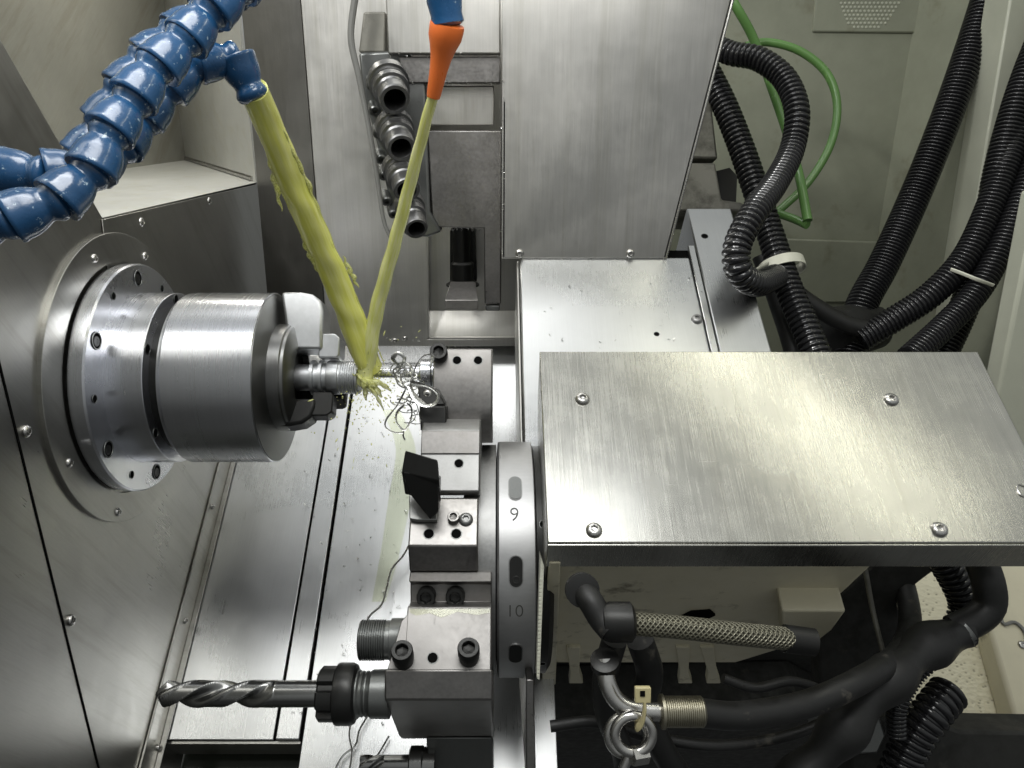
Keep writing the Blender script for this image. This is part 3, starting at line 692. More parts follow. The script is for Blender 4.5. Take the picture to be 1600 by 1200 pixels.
cz = P(1030, 1112, .495); g = G(); pr = [(.008, 0), (.0112, .001), (.0112, .003), (.0095, .0035)]; xx = .004
while xx < .028: pr += [(.0100, xx), (.0100, xx+.0008), (.0096, xx+.0011)]; xx += .0014
pr += [(.0085, .030)]
g.lathe(pr, Maxis(cz, (1, 0, 0)), 36); g.build('ribbed_coupling', 'brass_worn', mp_)
G().lathe([(.0065, -.004), (.0098, -.003), (.0098, .003), (.0065, .004)], Maxis(P(945, 1035, .503), (.1, -.3, -.9)), 24).build('pipe_nut', 'black_oxide', mp_)
sh = thing('shackle', P(988, 1150, .49), 'round steel shackle ring with nut hanging from the cable tie', 'shackle')
g = G(); c = P(990, 1147, .487); t1 = (UP*.9+Vector((.3, 0, 0))).normalized(); t2 = FWD.cross(t1).normalized()
pts = [c+(t1*math.cos(t)+t2*math.sin(t))*.0122 for t in [2*math.pi*i/40 for i in range(41)]]
g.sweep(pts, .0036, 14, caps=False); g.build('ring', 'screw_steel', sh)
c = P(982, 1148, .498); pts = [c+(t1*math.cos(t)+t2*math.sin(t))*.0135 for t in [2*math.pi*i/40 for i in range(41)]]
G().sweep(pts, .0036, 14, caps=False).build('ring', 'screw_steel', sh)
G().lathe([(.0035, -.006), (.0062, -.0055), (.0062, .0055), (.0035, .006)], Maxis(P(998, 1180, .488), (1, .2, -.3)), 6).build('nut', 'screw_steel', sh, ang=20)
G().sweep([P(985, 1175, .492), P(975, 1198, .492), P(972, 1230, .492)], .0035, 12).build('shank', 'screw_steel', sh)
ct = thing('cable_tie', P(1003, 1100, .485), 'yellowed nylon cable tie looped around the bent steel pipe', 'cable tie', 'cable ties')
G().obox(P(1004, 1085, .478), (.0052, 0, .0), UP*.0052, FWD*.002).build('tie_head', 'yellow_nylon', ct, bevel=.0008)
G().obox(P(1004, 1084, .4758), (.0016, 0, .0), UP*.0018, FWD*.0003).build('tie_slot', 'dark_void', ct)
pts = spline([P(1005, 1092, .480), P(1007, 1108, .478), P(1003, 1128, .480), P(995, 1134, .487), P(996, 1110, .505), P(1003, 1090, .500)], .002)
G().sweep(pts, .0036, 10, flat=.35).build('tie_strap', 'yellow_nylon', ct)
def hose(name, path, r, label, cat='hose', mat='black_rubber', step=.005, corr=False, group=None, segs=18, pitch=None):
    p_ = px(path)
    g = corrugated(p_, r, pitch) if corr else G().sweep(spline(p_, step), r, segs)
    return tag(g.build(name, mat, ang=60 if not corr else 50), label, cat, group)
hose('rubber_hose', [(1092, 1114, .50), (1160, 1118, .51), (1260, 1100, .53), (1350, 1060, .55), (1405, 1020, .60), (1422, 970, .66), (1408, 900, .71), (1375, 840, .74)], .0095, 'smooth black rubber hose curving right from the ribbed coupling')
hose('rubber_hose', [(960, 1000, .52), (945, 1060, .53), (950, 1120, .54), (975, 1180, .55), (985, 1260, .56)], .009, 'thick black hose hanging down behind the bent steel pipe')
hose('rubber_hose', [(1000, 1000, .53), (1015, 1050, .54), (1010, 1100, .55), (1040, 1180, .56), (1100, 1260, .58)], .010, 'thick black hose in shadow between the steel pipe and the coupling')
lv = thing('covered_hose', P(1450, 1050, .60), 'black covered hose with an elbow crossing the pale grip mat', 'hose')
G().sweep(spline(px([(1230, 1240, .57), (1300, 1160, .565), (1350, 1100, .57), (1400, 1050, .58), (1450, 1010, .60), (1505, 985, .61)]), .006), lambda s, i: .016+.003*math.sin(i*.7), 20).build('sleeve', 'black_rubber', lv)
G().sweep(spline(px([(1490, 985, .61), (1525, 968, .61), (1546, 945, .61), (1544, 910, .61), (1530, 870, .62)]), .004), .0125, 20).build('elbow', 'black_rubber', lv)
G().lathe([(.0125, -.003), (.0142, -.002), (.0142, .002), (.0125, .003)], Maxis(P(1503, 985, .61), (P(1530, 965, .61)-P(1500, 985, .61))), 24).build('clamp_ring', 'gunmetal', lv)
hose('corrugated_conduit', [(1470, 870, .66), (1492, 905, .66), (1508, 945, .66), (1500, 985, .66)], .014, 'ridged black conduit dropping from behind the cover onto the mat', 'conduit', 'black_plastic', corr=True, group='corrugated conduits')
hose('corrugated_conduit', [(1395, 1230, .62), (1425, 1160, .62), (1455, 1115, .62), (1485, 1078, .63)], .016, 'fat ridged conduit stub at the bottom right over the mat', 'conduit', 'black_plastic', corr=True, group='corrugated conduits')
hose('corrugated_conduit', [(1400, 1150, .60), (1402, 1105, .60), (1425, 1060, .60), (1455, 1030, .60)], .008, 'thin ridged conduit curling under the black covered hose', 'conduit', 'black_plastic', corr=True, group='corrugated conduits')
hose('steel_rod', [(1352, 890, .66), (1365, 960, .66), (1385, 1040, .64)], .0022, 'thin steel rod standing behind the black hoses', 'rod', 'cast_grey')
g = G().prism([P(a, b, .62) for a, b in ((1270, 1105), (1362, 1080), (1385, 1150), (1372, 1178), (1285, 1182))], FWD*.02)
bk = tag(g.build('bracket_plate', 'gunmetal', bevel=.002), 'dark flat bracket plate with one screw below the rubber hose', 'bracket'); screw(bk, P(1334, 1148, .619), -FWD, .003)
g = G().prism([P(a, b, .69) for a, b in ((1280, 960), (1372, 876), (1480, 876), (1402, 936), (1410, 1000), (1392, 1070), (1330, 1120), (1280, 1110))], FWD*.02)
tag(g.build('guard_plate', 'bed_black', bevel=.002), 'black guard plate between the beige housing and the grip mat', 'plate')
g = G().prism([P(a, b, .655) for a, b in ((1330, 1128), (1440, 1120), (1500, 1142), (1700, 1146), (1720, 1290), (1330, 1290))], FWD*.04)  # added dark slab stands in for shadow on the lower mat
tag(g.build('mat_shadow_slab', 'bed_black', bevel=.003), 'dark slab added as the shadow across the lower edge of the grip mat', 'shadow slab')
hose('power_cable', [(860, 1135, .58), (930, 1128, .58), (1010, 1150, .59), (1120, 1165, .59), (1230, 1150, .60), (1330, 1110, .61)], .0045, 'thin black cable sagging below the coupling', 'cable')
hose('power_cable', [(1130, 1060, .57), (1180, 1075, .57), (1240, 1065, .58), (1300, 1090, .59), (1345, 1150, .60)], .0038, 'thin black cable below the braided hose end', 'cable')
# grip mat and right-hand floor
ZM = -.80
g = G().prism([PZ(a, b, ZM) for a, b in ((1340, 870), (1500, 870), (1570, 1000), (1650, 1230), (1340, 1230))], (0, 0, -.003))
tag(g.build('grip_mat', 'grip_mat'), 'pale beige anti slip mat with dimples at the bottom right', 'mat')
g = G().prism([PZ(a, b, ZM+.03) for a, b in ((1528, 860), (1800, 860), (1900, 1300), (1626, 1260), (1540, 960))], (0, 0, -.03))
sp = struct(g.build('side_panel', 'beige_paint', bevel=.004), 'beige side panel at the right edge')
pts = spline([PZ(a, b, ZM+.032) for a, b in ((1562, 955), (1568, 975), (1585, 972), (1600, 985), (1606, 1005))], .003); G().sweep(pts, .0018, 8).build('wire', 'grey_cable', sp)
screw(sp, PZ(1597, 1008, ZM+.03), (0, 0, 1), .0045)
pts = [PZ(1536, 960, ZM+.02), PZ(1560, 1010, ZM+.02), PZ(1636, 1230, ZM+.02)]; G().sweep(pts, .006, 10).build('edge_seal', 'black_rubber', sp)

# ================================================================== WAY COVER PLATES AND TALL COVER
ZW = -.60
wc = thing('way_cover', PZ(900, 480, ZW), 'flat stainless way cover plates between tall column cover and turret cover', 'way cover')
xl2 = PZ(812, 420, ZW).x; xs1 = PZ(1110, 546, ZW).x; xs2 = PZ(1124, 547, ZW).x; xs3 = PZ(1208, 547, ZW).x; yt = PZ(900, 402, ZW).y
G().box((xl2, .30, ZW-.006), (xs1-.0005, yt, ZW)).build('main_plate', 'stainless_floor', wc, bevel=.002)
G().box((xs1+.0003, .30, ZW-.006), (xs2-.001, yt+.02, ZW+.0005)).build('edge_plate', 'stainless_floor', wc, bevel=.001)
G().box((xl2-.0035, .30, ZW-.12), (xl2-.0005, yt-.002, ZW-.004)).build('side_skirt', 'stainless_wall', wc, bevel=.001)
G().box((xs2+.001, .30, ZW-.12), (xs3, PZ(1100, 322, ZW).y, ZW-.003)).build('outer_plate', 'stainless_floor', wc, bevel=.002)
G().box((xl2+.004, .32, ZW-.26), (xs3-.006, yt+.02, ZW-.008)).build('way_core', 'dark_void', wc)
screw(wc, PZ(1089, 499, ZW+.0005), (0, 0, 1), .0062, 'button', 'ground_bright')
rimmed(wc, PZ(1026, 522, ZW), (0, 0, 1), .0028)
rimmed(wc, PZ(1101, 369, ZW-.003), (0, 0, 1), .0038)
TA = Vector((0, yt-.004, ZW))
tc_ = thing('column_cover', TA, 'tall upright stainless cover sheet standing on the way cover', 'column cover')
q = [PN(786, -120, TA), PN(1176, -120, TA), PN(1041, 404, TA), PN(784, 404, TA)]
G().prism(q, NW*-.003).build('front_sheet', 'stainless_upright', tc_, bevel=.0015)
G().prism([q[1], q[2], q[2]-NW*.12, q[1]-NW*.12], (-.003, 0, 0)).build('side_sheet', 'stainless_upright', tc_)
G().prism([q[0], q[3], q[3]-NW*.10, q[0]-NW*.10], (.003, 0, 0)).build('side_sheet', 'stainless_upright', tc_)
for p_ in ((812, 396), (985, 396)): screw(tc_, PN(*p_, TA), NW, .0050)
for x_ in (0,):
    G().sweep([q[1]+NW*.0005, q[2]+NW*.0005], .0012, 8).build('edge_fold', 'screw_steel', tc_)
# castings behind it
mc = thing('slide_casting', P(1120, 300, .98), 'oily grey slide casting behind the tall column cover', 'casting')
G().prism([P(a, b, 1.0) for a, b in ((1040, 160), (1112, 160), (1122, 248), (1040, 246))], FWD*.1).build('upper_block', 'cast_grey', mc, bevel=.003)
G().prism([P(a, b, .99) for a, b in ((1040, 254), (1118, 254), (1128, 312), (1160, 316), (1168, 330), (1040, 330))], FWD*.12).build('lower_block', 'cast_grey', mc, bevel=.003)
G().prism([P(a, b, 1.04) for a, b in ((1116, 268), (1140, 262), (1152, 275), (1150, 318), (1118, 318))], FWD*.12).build('dark_port', 'black_oxide', mc)
# slide boxes left of the column
SBA = P(700, 200, .86)
sb = thing('slide_box', SBA, 'grey stepped steel slide box hanging left of the tall column cover', 'slide box')
def wallbox(pts, off, th_, nm, mat, par, anchor=SBA, bev=.0015):
    a0 = anchor+NW*off; return G().prism([PN(a, b, a0) for a, b in pts], NW*-th_).build(nm, mat, par, bevel=bev)
wallbox([(600, -80), (782, -80), (782, 84), (606, 84)], .02, .03, 'upper_plate', 'stainless_upright', sb)
wallbox([(622, 88), (782, 88), (782, 130), (632, 130)], .012, .03, 'step_plate', 'ground_steel', sb)
wallbox([(668, 134), (772, 134), (772, 196), (668, 196)], -.005, .03, 'inner_plate', 'stainless_upright', sb)
wallbox([(668, 204), (783, 204), (783, 475), (757, 475), (756, 357), (676, 355)], .004, .03, 'lower_plate', 'ground_steel', sb)
wallbox([(758, 477), (781, 477), (781, 486), (759, 486)], .000, .02, 'foot', 'gunmetal', sb)
# nozzle manifold
MA = P(630, 200, .84)
mf = thing('nozzle_manifold', MA, 'dark grey manifold with four round pipe nozzles in a column', 'manifold')
wallbox([(560, 82), (636, 78), (664, 120), (672, 330), (690, 362), (668, 371), (634, 368), (612, 330), (590, 230), (566, 140)], -.012, .03, 'mount_plate', 'gunmetal', mf, MA, .003)
wallbox([(568, 18), (602, 18), (602, 82), (560, 82)], -.016, .03, 'upper_lug', 'cast_grey', mf, MA, .002)
ndir = (NW*.85-VB*.45+Vector((.25, 0, 0))).normalized()
for i, (a, b, rr) in enumerate(((615, 150, .0165), (625, 226, .0155), (634, 292, .0145), (649, 352, .0125))):
    tip = P(a+2, b+6, .775+.004*i); Mz = Maxis(tip-ndir*.052, ndir)
    nz_ = G().lathe([(rr*1.05, .0), (rr*1.35, .002), (rr*1.35, .012), (rr*1.35, .013), (rr*1.20, .0135), (rr*1.20, .019), (rr*1.12, .0195), (rr*1.12, .021), (rr*1.20, .0215), (rr*1.20, .030), (rr*1.0, .031), (rr*.92, .033), (rr*.92, .0365), (rr, .037), (rr, .050), (rr*.94, .052), (rr*.72, .052), (rr*.70, .050), (rr*.66, .02), (0, .02)], Mz, 40).build('pipe_nozzle', 'nozzle_steel', mf, ang=22)
    G().lathe([(rr*.66, .022), (0, .0225)], Mz, 24).build('bore', 'dark_void', nz_)
    for (u_, v_) in ((-37, -22), (-33, 18)):
        bp_ = PN(a+u_, b+v_, MA); G().lathe([(.0055, -.01), (.0062, .0), (.0062, .008), (.0050, .0095), (.003, .0095), (.0028, .005), (0, .005)], Maxis(bp_-NW*.008, ndir), 20).build('clamp_bolt', 'gunmetal', mf)
cb = PN(560, 60, MA)
pts = spline([PN(a, b, MA)+NW*.006 for a, b in ((566, -60), (556, 0), (550, 60), (562, 120), (576, 190), (588, 260), (600, 340), (612, 372))], .004)
tag(G().sweep(pts, lambda s, i: .0042*(1-.45*s), 10).build('sensor_cable', 'grey_cable'), 'thin grey cable running down along the nozzle manifold', 'cable')
# clamp bolt on its block in the niche
CA = PN(720, 440, W0)
cbx = thing('clamp_stud', P(720, 470, .9), 'black stud standing on a small grey block in the wall niche', 'stud')
G().prism([P(704, 440, .90), P(743, 440, .90), P(747, 469, .875), P(695, 469, .875)], VB*-.011).build('base_block', 'ground_steel', cbx, bevel=.0006)
wallbox([(703, 360), (742, 360), (745, 440), (703, 440)], .045, .03, 'back_rib', 'black_oxide', cbx, CA, .001)
sa = PN(723, 446, CA+NW*.055); g = G()
g.lathe([(.0225, 0), (.0225, .002), (.019, .004), (.0155, .008), (.0155, .030), (.0125, .033), (.0125, .095)], Maxis(sa, VB), 32); g.build('stud_body', 'black_oxide', cbx)

# ================================================================== CONDUITS, TUBES, GRILLE
cg = 'corrugated conduits'
hose('corrugated_conduit', [(1110, 70, .98), (1145, 84, .96), (1185, 92, .94), (1225, 122, .92), (1245, 172, .90), (1238, 232, .89), (1212, 285, .85), (1178, 332, .80), (1152, 385, .785), (1156, 425, .79), (1182, 443, .82), (1212, 432, .88)], .0152, 'glossy ridged black conduit looping in an S beside the column cover', 'conduit', 'black_plastic', corr=True, group=cg, pitch=.0068)
hose('corrugated_conduit', [(1095, 90, 1.02), (1130, 160, 1.0), (1158, 230, .98), (1182, 300, .96), (1205, 370, .94), (1232, 450, .91), (1262, 520, .88), (1300, 610, .85)], .0172, 'ridged black conduit running straight down behind the looping one', 'conduit', 'black_plastic', corr=True, group=cg, pitch=.0072)
hose('corrugated_conduit', [(1560, -60, 1.1), (1522, 60, 1.1), (1480, 180, 1.1), (1432, 300, 1.1), (1382, 410, 1.08), (1345, 480, 1.06), (1325, 560, 1.04)], .0222, 'thick dark conduit hanging diagonally under the grille box', 'conduit', 'black_plastic', corr=True, group=cg, pitch=.0056)
hose('corrugated_conduit', [(1640, 60, 1.0), (1592, 200, 1.0), (1552, 310, .99), (1510, 400, .98), (1455, 460, .98), (1395, 500, .99), (1345, 530, 1.0)], .0178, 'ridged conduit bending left below the white tie at the right edge', 'conduit', 'black_plastic', corr=True, group=cg, pitch=.0056)
hose('corrugated_conduit', [(1660, 140, .98), (1612, 270, .98), (1572, 370, .97), (1530, 450, .96), (1480, 505, .95), (1420, 560, .93)], .0165, 'ridged conduit nearest the door pillar running beside its twin', 'conduit', 'black_plastic', corr=True, group=cg, pitch=.0056)
hose('corrugated_conduit', [(1660, -20, 1.0), (1600, 130, 1.0), (1562, 260, 1.0), (1540, 380, 1.0), (1506, 480, 1.0), (1460, 580, .99)], .019, 'dark conduit in shadow behind the tied pair at the right', 'conduit', 'black_plastic', corr=True, group=cg, pitch=.0056)
hose('rubber_hose', [(1210, 430, 1.0), (1260, 470, 1.0), (1320, 505, 1.0), (1380, 520, 1.0)], .012, 'smooth black hose crossing between the conduits behind the cover')
hose('rubber_hose', [(1190, 400, .96), (1215, 470, .95), (1238, 540, .92), (1250, 600, .9)], .012, 'smooth black hose left of the straight ridged conduit')
g = G().lathe([(.02, -.05), (.035, -.04), (.038, 0), (.030, .04), (.02, .05)], Maxis(P(1335, 515, 1.06), (1, .2, -.1)), 24)
tag(g.build('hose_junction', 'black_rubber'), 'black rubber junction where the rear conduits meet', 'junction')
gt = 'green tubes'
hose('green_tube', [(1120, -40, 1.0), (1150, 10, 1.0), (1178, 62, 1.02), (1205, 135, 1.04), (1232, 215, 1.04), (1250, 280, 1.0), (1262, 345, .98)], .0062, 'straight translucent green air tube crossing behind the looping conduit', 'tube', 'green_tube', group=gt)
hose('green_tube', [(1165, 72, 1.06), (1200, 66, 1.06), (1250, 80, 1.06), (1292, 115, 1.06), (1308, 165, 1.06), (1298, 225, 1.06), (1265, 282, 1.06), (1225, 322, 1.06), (1190, 350, 1.06)], .0058, 'curved green air tube bowing out to the right of the conduits', 'tube', 'green_tube', group=gt)
hose('green_tube', [(1262, 352, .985), (1240, 342, 1.0), (1205, 330, 1.02)], .0056, 'short green tube end below the looping conduit', 'tube', 'green_tube', group=gt)
# ties
c = P(1222, 418, .925); ax = (P(1232, 450, .91)-P(1205, 370, .94)).normalized()
t1 = ax.cross(FWD).normalized(); t2 = ax.cross(t1).normalized()
pts = [c+(t1*math.cos(t)*.027+t2*math.sin(t)*.0225) for t in [2*math.pi*i/36 for i in range(37)]]
ct2 = thing('cable_tie', c, 'white printed cable tie around the straight conduit beside the loop', 'cable tie', 'cable ties')
g = G()
vs = []; fs = []
for i, p_ in enumerate(pts[:-1]):
    o_ = (p_-c).normalized()
    vs += [p_-ax*.0065, p_+ax*.0065, p_+ax*.0065+o_*.0015, p_-ax*.0065+o_*.0015]
for i in range(36):
    j = (i+1) % 36
    for k_ in range(4): l_ = (k_+1) % 4; fs.append([i*4+k_, i*4+l_, j*4+l_, j*4+k_])
g.add(vs, fs); g.build('tie_band', 'white_nylon', ct2)
G().sweep(spline([P(1200, 412, .895), P(1180, 424, .89), P(1186, 436, .89), P(1200, 432, .885)], .003), .004, 8, flat=.4).build('tie_tail', 'white_nylon', ct2)
c = P(1515, 430, .955); ct3 = thing('cable_tie', c, 'thin white cable tie binding the two conduits near the door pillar', 'cable tie', 'cable ties')
pts = spline([P(1486, 421, .965), P(1500, 426, .955), P(1525, 436, .942), P(1552, 446, .945)], .004)
G().sweep(pts, .0026, 8, flat=.5).build('tie_strap', 'white_nylon', ct3)
# grille box
GA = P(1350, 20, 1.22)
gb = thing('grille_box', GA, 'painted square box with a round perforated grille on the rear wall', 'grille box')
q = [(1282, -90), (1452, -90), (1440, 52), (1270, 50)]
G().prism([PN(a, b, GA) for a, b in q], NW*-.09).build('box_body', 'green_grey_paint', gb, bevel=.003)
G().prism([PN(a, b, GA-NW*.02) for a, b in ((1262, -90), (1280, -90), (1268, 52), (1246, 58))], NW*-.06).build('side_flange', 'green_grey_paint', gb, bevel=.002)
g = G(); gc = PN(1361, -8, GA)
for i in range(-9, 10):
    for j in range(-9, 10):
        ox, oy = (i+(j % 2)*.5)*.0068, j*.0060
        if ox*ox+oy*oy < .053**2: g.lathe([(.0022, 0), (.0017, .0012), (.0, .0012)], Maxis(gc+Vector((ox, 0, 0))+VB*oy, NW), 8)
g.build('grille_hole_glints', 'pale_green_paint', gb)  # pale raised dots paint in the highlights on the grille holes

# ================================================================== BLUE COOLANT HOSES
def link_hose(path, r, seg, label, r_end=None, nozzle=False):
    pts = spline(px(path), seg); root = thing('coolant_hose', pts[0], label, 'coolant hose', 'blue segmented coolant hoses')
    n = len(pts)
    for i in range(n-1):
        d = pts[i+1]-pts[i]; L = d.length; k_ = i/(n-1); rr = r+(r_end-r)*k_ if r_end else r
        pf = [(1.0*rr, -.06*L), (1.04*rr, -.03*L), (1.04*rr, .03*L), (1.0*rr, .10*L), (.97*rr, .30*L), (.90*rr, .46*L), (.80*rr, .60*L), (.72*rr, .68*L), (.70*rr, .74*L), (.78*rr, .82*L), (.84*rr, .90*L), (.84*rr, .98*L), (.74*rr, 1.06*L), (.5*rr, 1.12*L)]
        wob = Vector((random.uniform(-1, 1), random.uniform(-1, 1), random.uniform(-1, 1)))*L*.05
        G().lathe(pf, Maxis(pts[i], d+wob), 36).build('segment', 'blue_plastic', root, ang=50)
    return root, pts
link_hose([(-60, 362, .345), (0, 345, .348), (60, 325, .352), (110, 300, .36), (145, 262, .365), (172, 205, .37), (200, 165, .375), (240, 112, .382), (285, 68, .39), (325, 22, .395), (365, -15, .40), (420, -60, .41)], .0122, .0235,
          'front blue segmented coolant hose climbing from lower left to the top edge')
link_hose([(-60, 262, .40), (10, 268, .40), (75, 270, .40), (120, 262, .405), (160, 262, .415), (190, 228, .42), (222, 188, .43), (262, 142, .435), (305, 104, .44), (338, 84, .445), (368, 92, .45), (388, 122, .455), (398, 150, .457)], .0128, .0235,
          'blue segmented coolant hose behind the front one ending in the wide nozzle', .0118)
link_hose([(-40, 300, .43), (40, 292, .43), (120, 255, .43), (172, 172, .43), (205, 122, .43), (245, 78, .435), (300, 38, .44), (350, -5, .45), (400, -50, .46)], .0128, .0235,
          'rearmost blue segmented coolant hose peeking out on the upper left')
oh = thing('coolant_hose', P(697, 0, .47), 'blue coolant hose with orange tapered nozzle pointing at the workpiece', 'coolant hose', 'blue segmented coolant hoses')
ax = (P(676, 152, .50)-P(700, 40, .47)); 
for (a, b) in (((690, -60, .455), (694, -10, .46)), ((692, -14, .46), (700, 38, .468))):
    p0, p1 = P(*a), P(*b); L = (p1-p0).length; rr = .0118
    G().lathe([(.60*rr, -.1*L), (.95*rr, 0), (.95*rr, .3*L), (.85*rr, .7*L), (.90*rr, .95*L), (.7*rr, 1.05*L)], Maxis(p0, p1-p0), 36).build('segment', 'blue_plastic', oh, ang=50)
p0 = P(700, 34, .468); p1 = P(677, 152, .495); L = (p1-p0).length
G().lathe([(.0078, 0), (.0108, .02*L), (.0112, .06*L), (.0108, .20*L), (.0088, .32*L), (.0070, .46*L), (.0060, .62*L), (.0048, .96*L), (.0044, 1.0*L), (.0030, 1.0*L), (.0028, .95*L), (0, .95*L)], Maxis(p0, p1-p0), 40).build('orange_nozzle', 'orange_plastic', oh, ang=40)

# ================================================================== COOLANT
hit = P(570, 598, .690)
def wavy(path, r0, r1, step, amp, fq, seed, flat=1.0):
    rnd = random.Random(seed); ph = [rnd.uniform(0, 6.28) for _ in range(8)]
    pts = spline(path, step); n = len(pts)
    out = []
    for i, p_ in enumerate(pts):
        s = i/(n-1); out.append(p_+Vector((math.sin(s*fq+ph[0]), 0, 0))*amp*s*r0+UP*math.sin(s*fq*1.7+ph[1])*amp*.3*s*r0)
    def sec(t, s, L): return 1+.07*min(1, s*4)*(math.sin(3*t+s*9+ph[2])*.5+math.sin(5*t-s*14+ph[3])*.4+math.sin(2*t+s*31+ph[4])*.6+math.sin(s*60+t*2+ph[5])*.35)
    return G().sweep(out, lambda s, i: r0+(r1-r0)*s, 28, sec)
PATH = [(396, 140, .456), (428, 215, .50), (475, 325, .56), (528, 445, .63), (577, 575, .69)]
cs = thing('coolant_stream', P(*PATH[-1]), 'wide yellow green coolant stream pouring from the blue nozzle onto the workpiece', 'coolant stream', 'coolant streams')
wavy(px(PATH), .0090, .0122, .004, .04, 9, 3).build('stream_core', 'coolant', cs, ang=80)
rs = random.Random(9); pc = spline(px(PATH), .003); g = G(); g2 = G()
for k in range(26):
    n0 = rs.randrange(4, len(pc)-22); ln = rs.randrange(14, 46); n1 = min(len(pc), n0+ln); off = rs.uniform(-1, 1); o2 = rs.uniform(-.6, 1)
    sp_ = lambda q: (.0085+.0060*q/len(pc))
    pts = [pc[q]+Vector((off*sp_(q)*(1+.006*(q-n0)), 0, 0))+UP*(o2*sp_(q)*.3)-FWD*(.006*o2) for q in range(n0, n1)]
    rr_ = rs.uniform(.0006, .0020)
    (g if k % 2 else g2).sweep(pts, lambda s_, i_: rr_*(.08+math.sin(math.pi*s_)**.7*(1+.35*math.sin(i_*1.1+k))), 10, flat=.7)
g.build('stream_strand', 'coolant_veil', cs, ang=80); g2.build('stream_strand', 'coolant', cs, ang=80)
g = G().sweep(spline(px([(677, 150, .495), (650, 250, .54), (615, 385, .60), (588, 490, .65), (570, 598, .69)]), .004), lambda s, i: .0036+.0040*s, 20, lambda t, s, L: 1+.06*math.sin(3*t+s*8)+.05*math.sin(s*50+t))
tag(g.build('coolant_stream', 'coolant_thin', ang=80), 'thin straight coolant jet from the orange nozzle to the workpiece', 'coolant stream', 'coolant streams')
# stray ribbons and splash
rnd = random.Random(5); g = G()
for (pa, pb, rr) in (((418, 230, .51), (440, 330, .57), .0022), ((470, 370, .58), (500, 430, .62), .002), ((528, 480, .65), (548, 535, .68), .0022), ((440, 200, .49), (500, 330, .57), .002), ((536, 400, .61), (560, 450, .64), .002)):
    p0, p1 = P(*pa), P(*pb); pts = [p0.lerp(p1, i/24)+Vector((math.sin(i*.9)*.0008, 0, 0)) for i in range(25)]
    g.sweep(pts, lambda s, i: rr*(.15+math.sin(math.pi*s)*.9*(1+.3*math.sin(i*1.3))), 12)
for i in range(150):
    a = rnd.uniform(0, 6.28); L = rnd.uniform(.004, .05)*(1 if i % 3 else 2.2)
    d = Vector((math.cos(a)*.7+.35, 0, 0))+UP*(math.sin(a)*.7-.35)-FWD*rnd.uniform(-.1, .4); p0 = P(572+rnd.uniform(-6, 12), 596+rnd.uniform(-10, 8), .684); d.normalize()
    q0 = p0+d*L*rnd.uniform(.3, 1.0); r_ = rnd.uniform(.0003, .0008); l_ = rnd.uniform(.001, .007)*rnd.random()
    pts = [q0+d*l_*j/5 for j in range(6)]; g.sweep(pts, lambda s, i: r_*math.sin(math.pi*(s*.9+.05)), 8)
for (dx, dy, L_, rr_) in ((10, 6, 14, .0042), (20, 10, 18, .0030), (30, 4, 16, .0024), (4, 14, 14, .0024), (22, 22, 22, .0018), (-6, -10, 10, .0020)):
    pts = spline([P(566, 594, .680), P(566+dx*.5, 594+dy*.5, .678), P(566+dx, 596+dy, .682), P(566+dx*1.5, 600+dy*1.5+L_*.3, .69)], .0014)
    g.sweep(pts, lambda s_, i_: rr_*(.35+math.sin(math.pi*(.2+.78*s_))*(1+.3*math.sin(i_*.9+dx))), 12, flat=.7)
for i in range(260):
    u_ = abs(rnd.gauss(0, 1)); a = rnd.uniform(-2.9, .5); q0 = P(574+math.cos(a)*u_*42, 596-math.sin(a)*u_*52, .684-rnd.uniform(-.02, .03)); r_ = rnd.uniform(.00025, .0009)
    g.lathe([(.0001, -r_), (r_*.8, -r_*.6), (r_, 0), (r_*.8, r_*.6), (.0001, r_)], Matrix.Translation(q0), 8)
tag(g.build('coolant_splash', 'coolant_veil', ang=80), 'coolant splash and droplets where both jets hit the workpiece', 'splash', kind='stuff')

# wet film running down the chute
rp = random.Random(4); ctr = [(610, 640), (628, 700), (622, 780), (606, 860), (590, 940)]; g = G()
left = [PZ(a-rp.uniform(8, 26), b, ZF+.0016) for a, b in ctr]; right = [PZ(a+rp.uniform(10, 22), b, ZF+.0016) for a, b in ctr]
oL = spline(left, .006); oR = spline(right, .006)[::-1]
g.prism(oL+oR, (0, 0, -.0003)); tag(g.build('coolant_film', 'coolant_film'), 'thin wet coolant film running down the chute floor', 'coolant film', kind='stuff')
# ================================================================== SWARF
def curl(path, r, mat='chip_steel', coil=0, turns=0, flat=.35):
    pts = spline(path, .0012)
    if coil:
        n = len(pts); pts = [p_+(UP*math.sin(2*math.pi*turns*i/n)+Vector((math.cos(2*math.pi*turns*i/n), 0, 0)))*coil for i, p_ in enumerate(pts)]
    return pts
sw = thing('swarf_tangle', P(640, 690, .63), 'tangle of curly silver metal chips hanging at the boring bar', 'metal swarf')
def ribbon(path, r, flat=.3, mat='chip_steel'):
    G().sweep(spline(px(path), .0013), lambda t, i: r*(1.45+.3*math.sin(i*.35)), 8, flat=.3).build('chip_curl', mat, sw, ang=60)
ribbon([(622, 570, .64), (614, 560, .635), (622, 552, .632), (632, 560, .635), (626, 572, .64), (618, 585, .642), (622, 596, .64), (638, 596, .636), (646, 585, .634), (640, 570, .636), (628, 566, .64), (618, 578, .645)], .0013)
ribbon([(645, 590, .636), (650, 572, .635), (662, 556, .636), (676, 556, .64), (672, 575, .645)], .0010)
ribbon([(618, 582, .63), (622, 600, .628), (636, 606, .626), (645, 592, .628), (636, 580, .63), (626, 588, .632), (630, 602, .63), (642, 610, .626)], .0014)
ribbon([(642, 598, .624), (668, 604, .618), (684, 616, .616), (680, 630, .617), (664, 633, .618), (648, 620, .622), (640, 604, .625)], .0021, .45)
ribbon([(634, 608, .63), (620, 634, .628), (604, 655, .626), (603, 668, .626), (618, 676, .627), (630, 676, .628)], .0010)
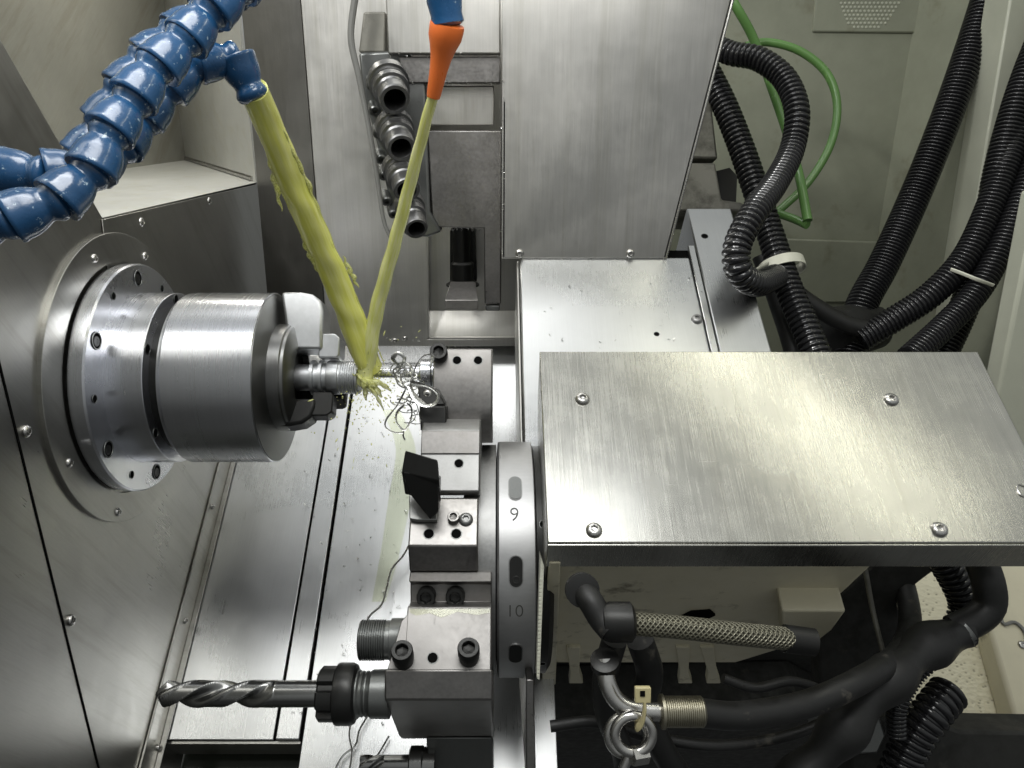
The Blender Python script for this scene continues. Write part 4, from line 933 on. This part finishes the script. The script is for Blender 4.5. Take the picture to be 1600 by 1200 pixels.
ribbon([(632, 632, .628), (620, 645, .628), (620, 660, .628), (632, 672, .629), (642, 656, .63), (643, 638, .63), (636, 630, .63)], .0010)
ribbon([(632, 670, .628), (630, 680, .628), (633, 688, .628)], .0010)
ribbon([(640, 606, .628), (648, 624, .626), (655, 645, .625), (657, 660, .625)], .0012)
for i in range(24):
    c = P(636+rnd.uniform(-16, 16), 600+rnd.uniform(-34, 60), .632+rnd.uniform(-.006, .008)); r0 = rnd.uniform(.003, .008); ph = rnd.uniform(0, 6); ti = rnd.uniform(.3, 1)
    pts = [c+Vector((math.cos(ph+t)*r0, 0, 0))+UP*math.sin(ph+t)*r0*ti+FWD*.002*t for t in [j*.22 for j in range(int(rnd.uniform(14, 32)))]]
    G().sweep(pts, rnd.uniform(.0005, .0009), 6, flat=.5).build('chip_curl', 'chip_steel', sw, ang=60)
def string(path, z, r, label):
    pts = spline([PZ(a, b, z) for a, b in path], .003)
    return tag(G().sweep(pts, r, 6).build('swarf_string', 'chip_steel'), label, 'metal swarf', 'loose strings of swarf')
string([(640, 850), (630, 868), (612, 890), (604, 920), (596, 945), (578, 962), (568, 985)], ZF+.03, .0012, 'long thin wire of swarf on the floor left of the clamp holder')
string([(580, 1110), (562, 1140), (555, 1165), (535, 1182), (520, 1210)], ZF+.01, .0011, 'thin swarf wire on the floor just under the collet nut')
string([(548, 1128), (546, 1150), (550, 1175), (545, 1210)], ZF+.012, .0011, 'short swarf wire running straight down below the collet nut')
string([(608, 1150), (595, 1172), (585, 1190), (580, 1215)], ZF+.01, .0010, 'swarf wire on the floor above the end mill')

g = G(); rc = random.Random(21)
def flake(p, sz, upv):
    a = Vector((rc.uniform(-1, 1), rc.uniform(-1, 1), rc.uniform(-.3, .3))).normalized(); b_n = a.cross(upv).normalized(); R_ = sz*rc.uniform(.5, 1.4); n_ = rc.randrange(5, 10); w_ = rc.uniform(.0003, .0009)
    pts = [p+a*R_*math.sin(t*.45)+upv*R_*.5*(1-math.cos(t*.45))+b_n*t*.0004 for t in range(n_)]
    g.sweep(pts, w_, 5, flat=.3)
for k in range(150):
    y_ = rc.uniform(560, 1140); x_ = rc.gauss(610-(y_-560)*.10, 55)
    if x_ < 640: flake(PZ(x_, y_, ZF+.0035), rc.uniform(.0008, .0030), Vector((0, 0, 1)))
for (x0_, y0_, x1_, y1_, an) in ((606, 86, 782, 86, SBA+NW*.021), (632, 131, 782, 131, SBA+NW*.013), (676, 356, 756, 357, SBA+NW*.005), (787, 60, 785, 400, TA+NW*.0005), (600, 530, 660, 534, AN), (670, 528, 800, 530, AN-NW*.006)):
    for k in range(16):
        t = rc.random(); flake(PN(x0_+(x1_-x0_)*t, y0_+(y1_-y0_)*t, an), rc.uniform(.0006, .0020), NW)
for k in range(26): flake(PZ(rc.uniform(815, 1100), rc.uniform(410, 545), ZW+.0008), rc.uniform(.0004, .0014), Vector((0, 0, 1)))
tag(g.build('metal_chips', 'chip_steel', ang=60), 'fine metal chips scattered over the chute floor and ledges', 'metal chips', kind='stuff')

# ================================================================== place everything in the world
bpy.context.view_layer.update()
for o in list(S.objects):
    if o.parent is None and o.type in ('MESH', 'EMPTY'):
        o.matrix_world = WORLD @ o.matrix_basis
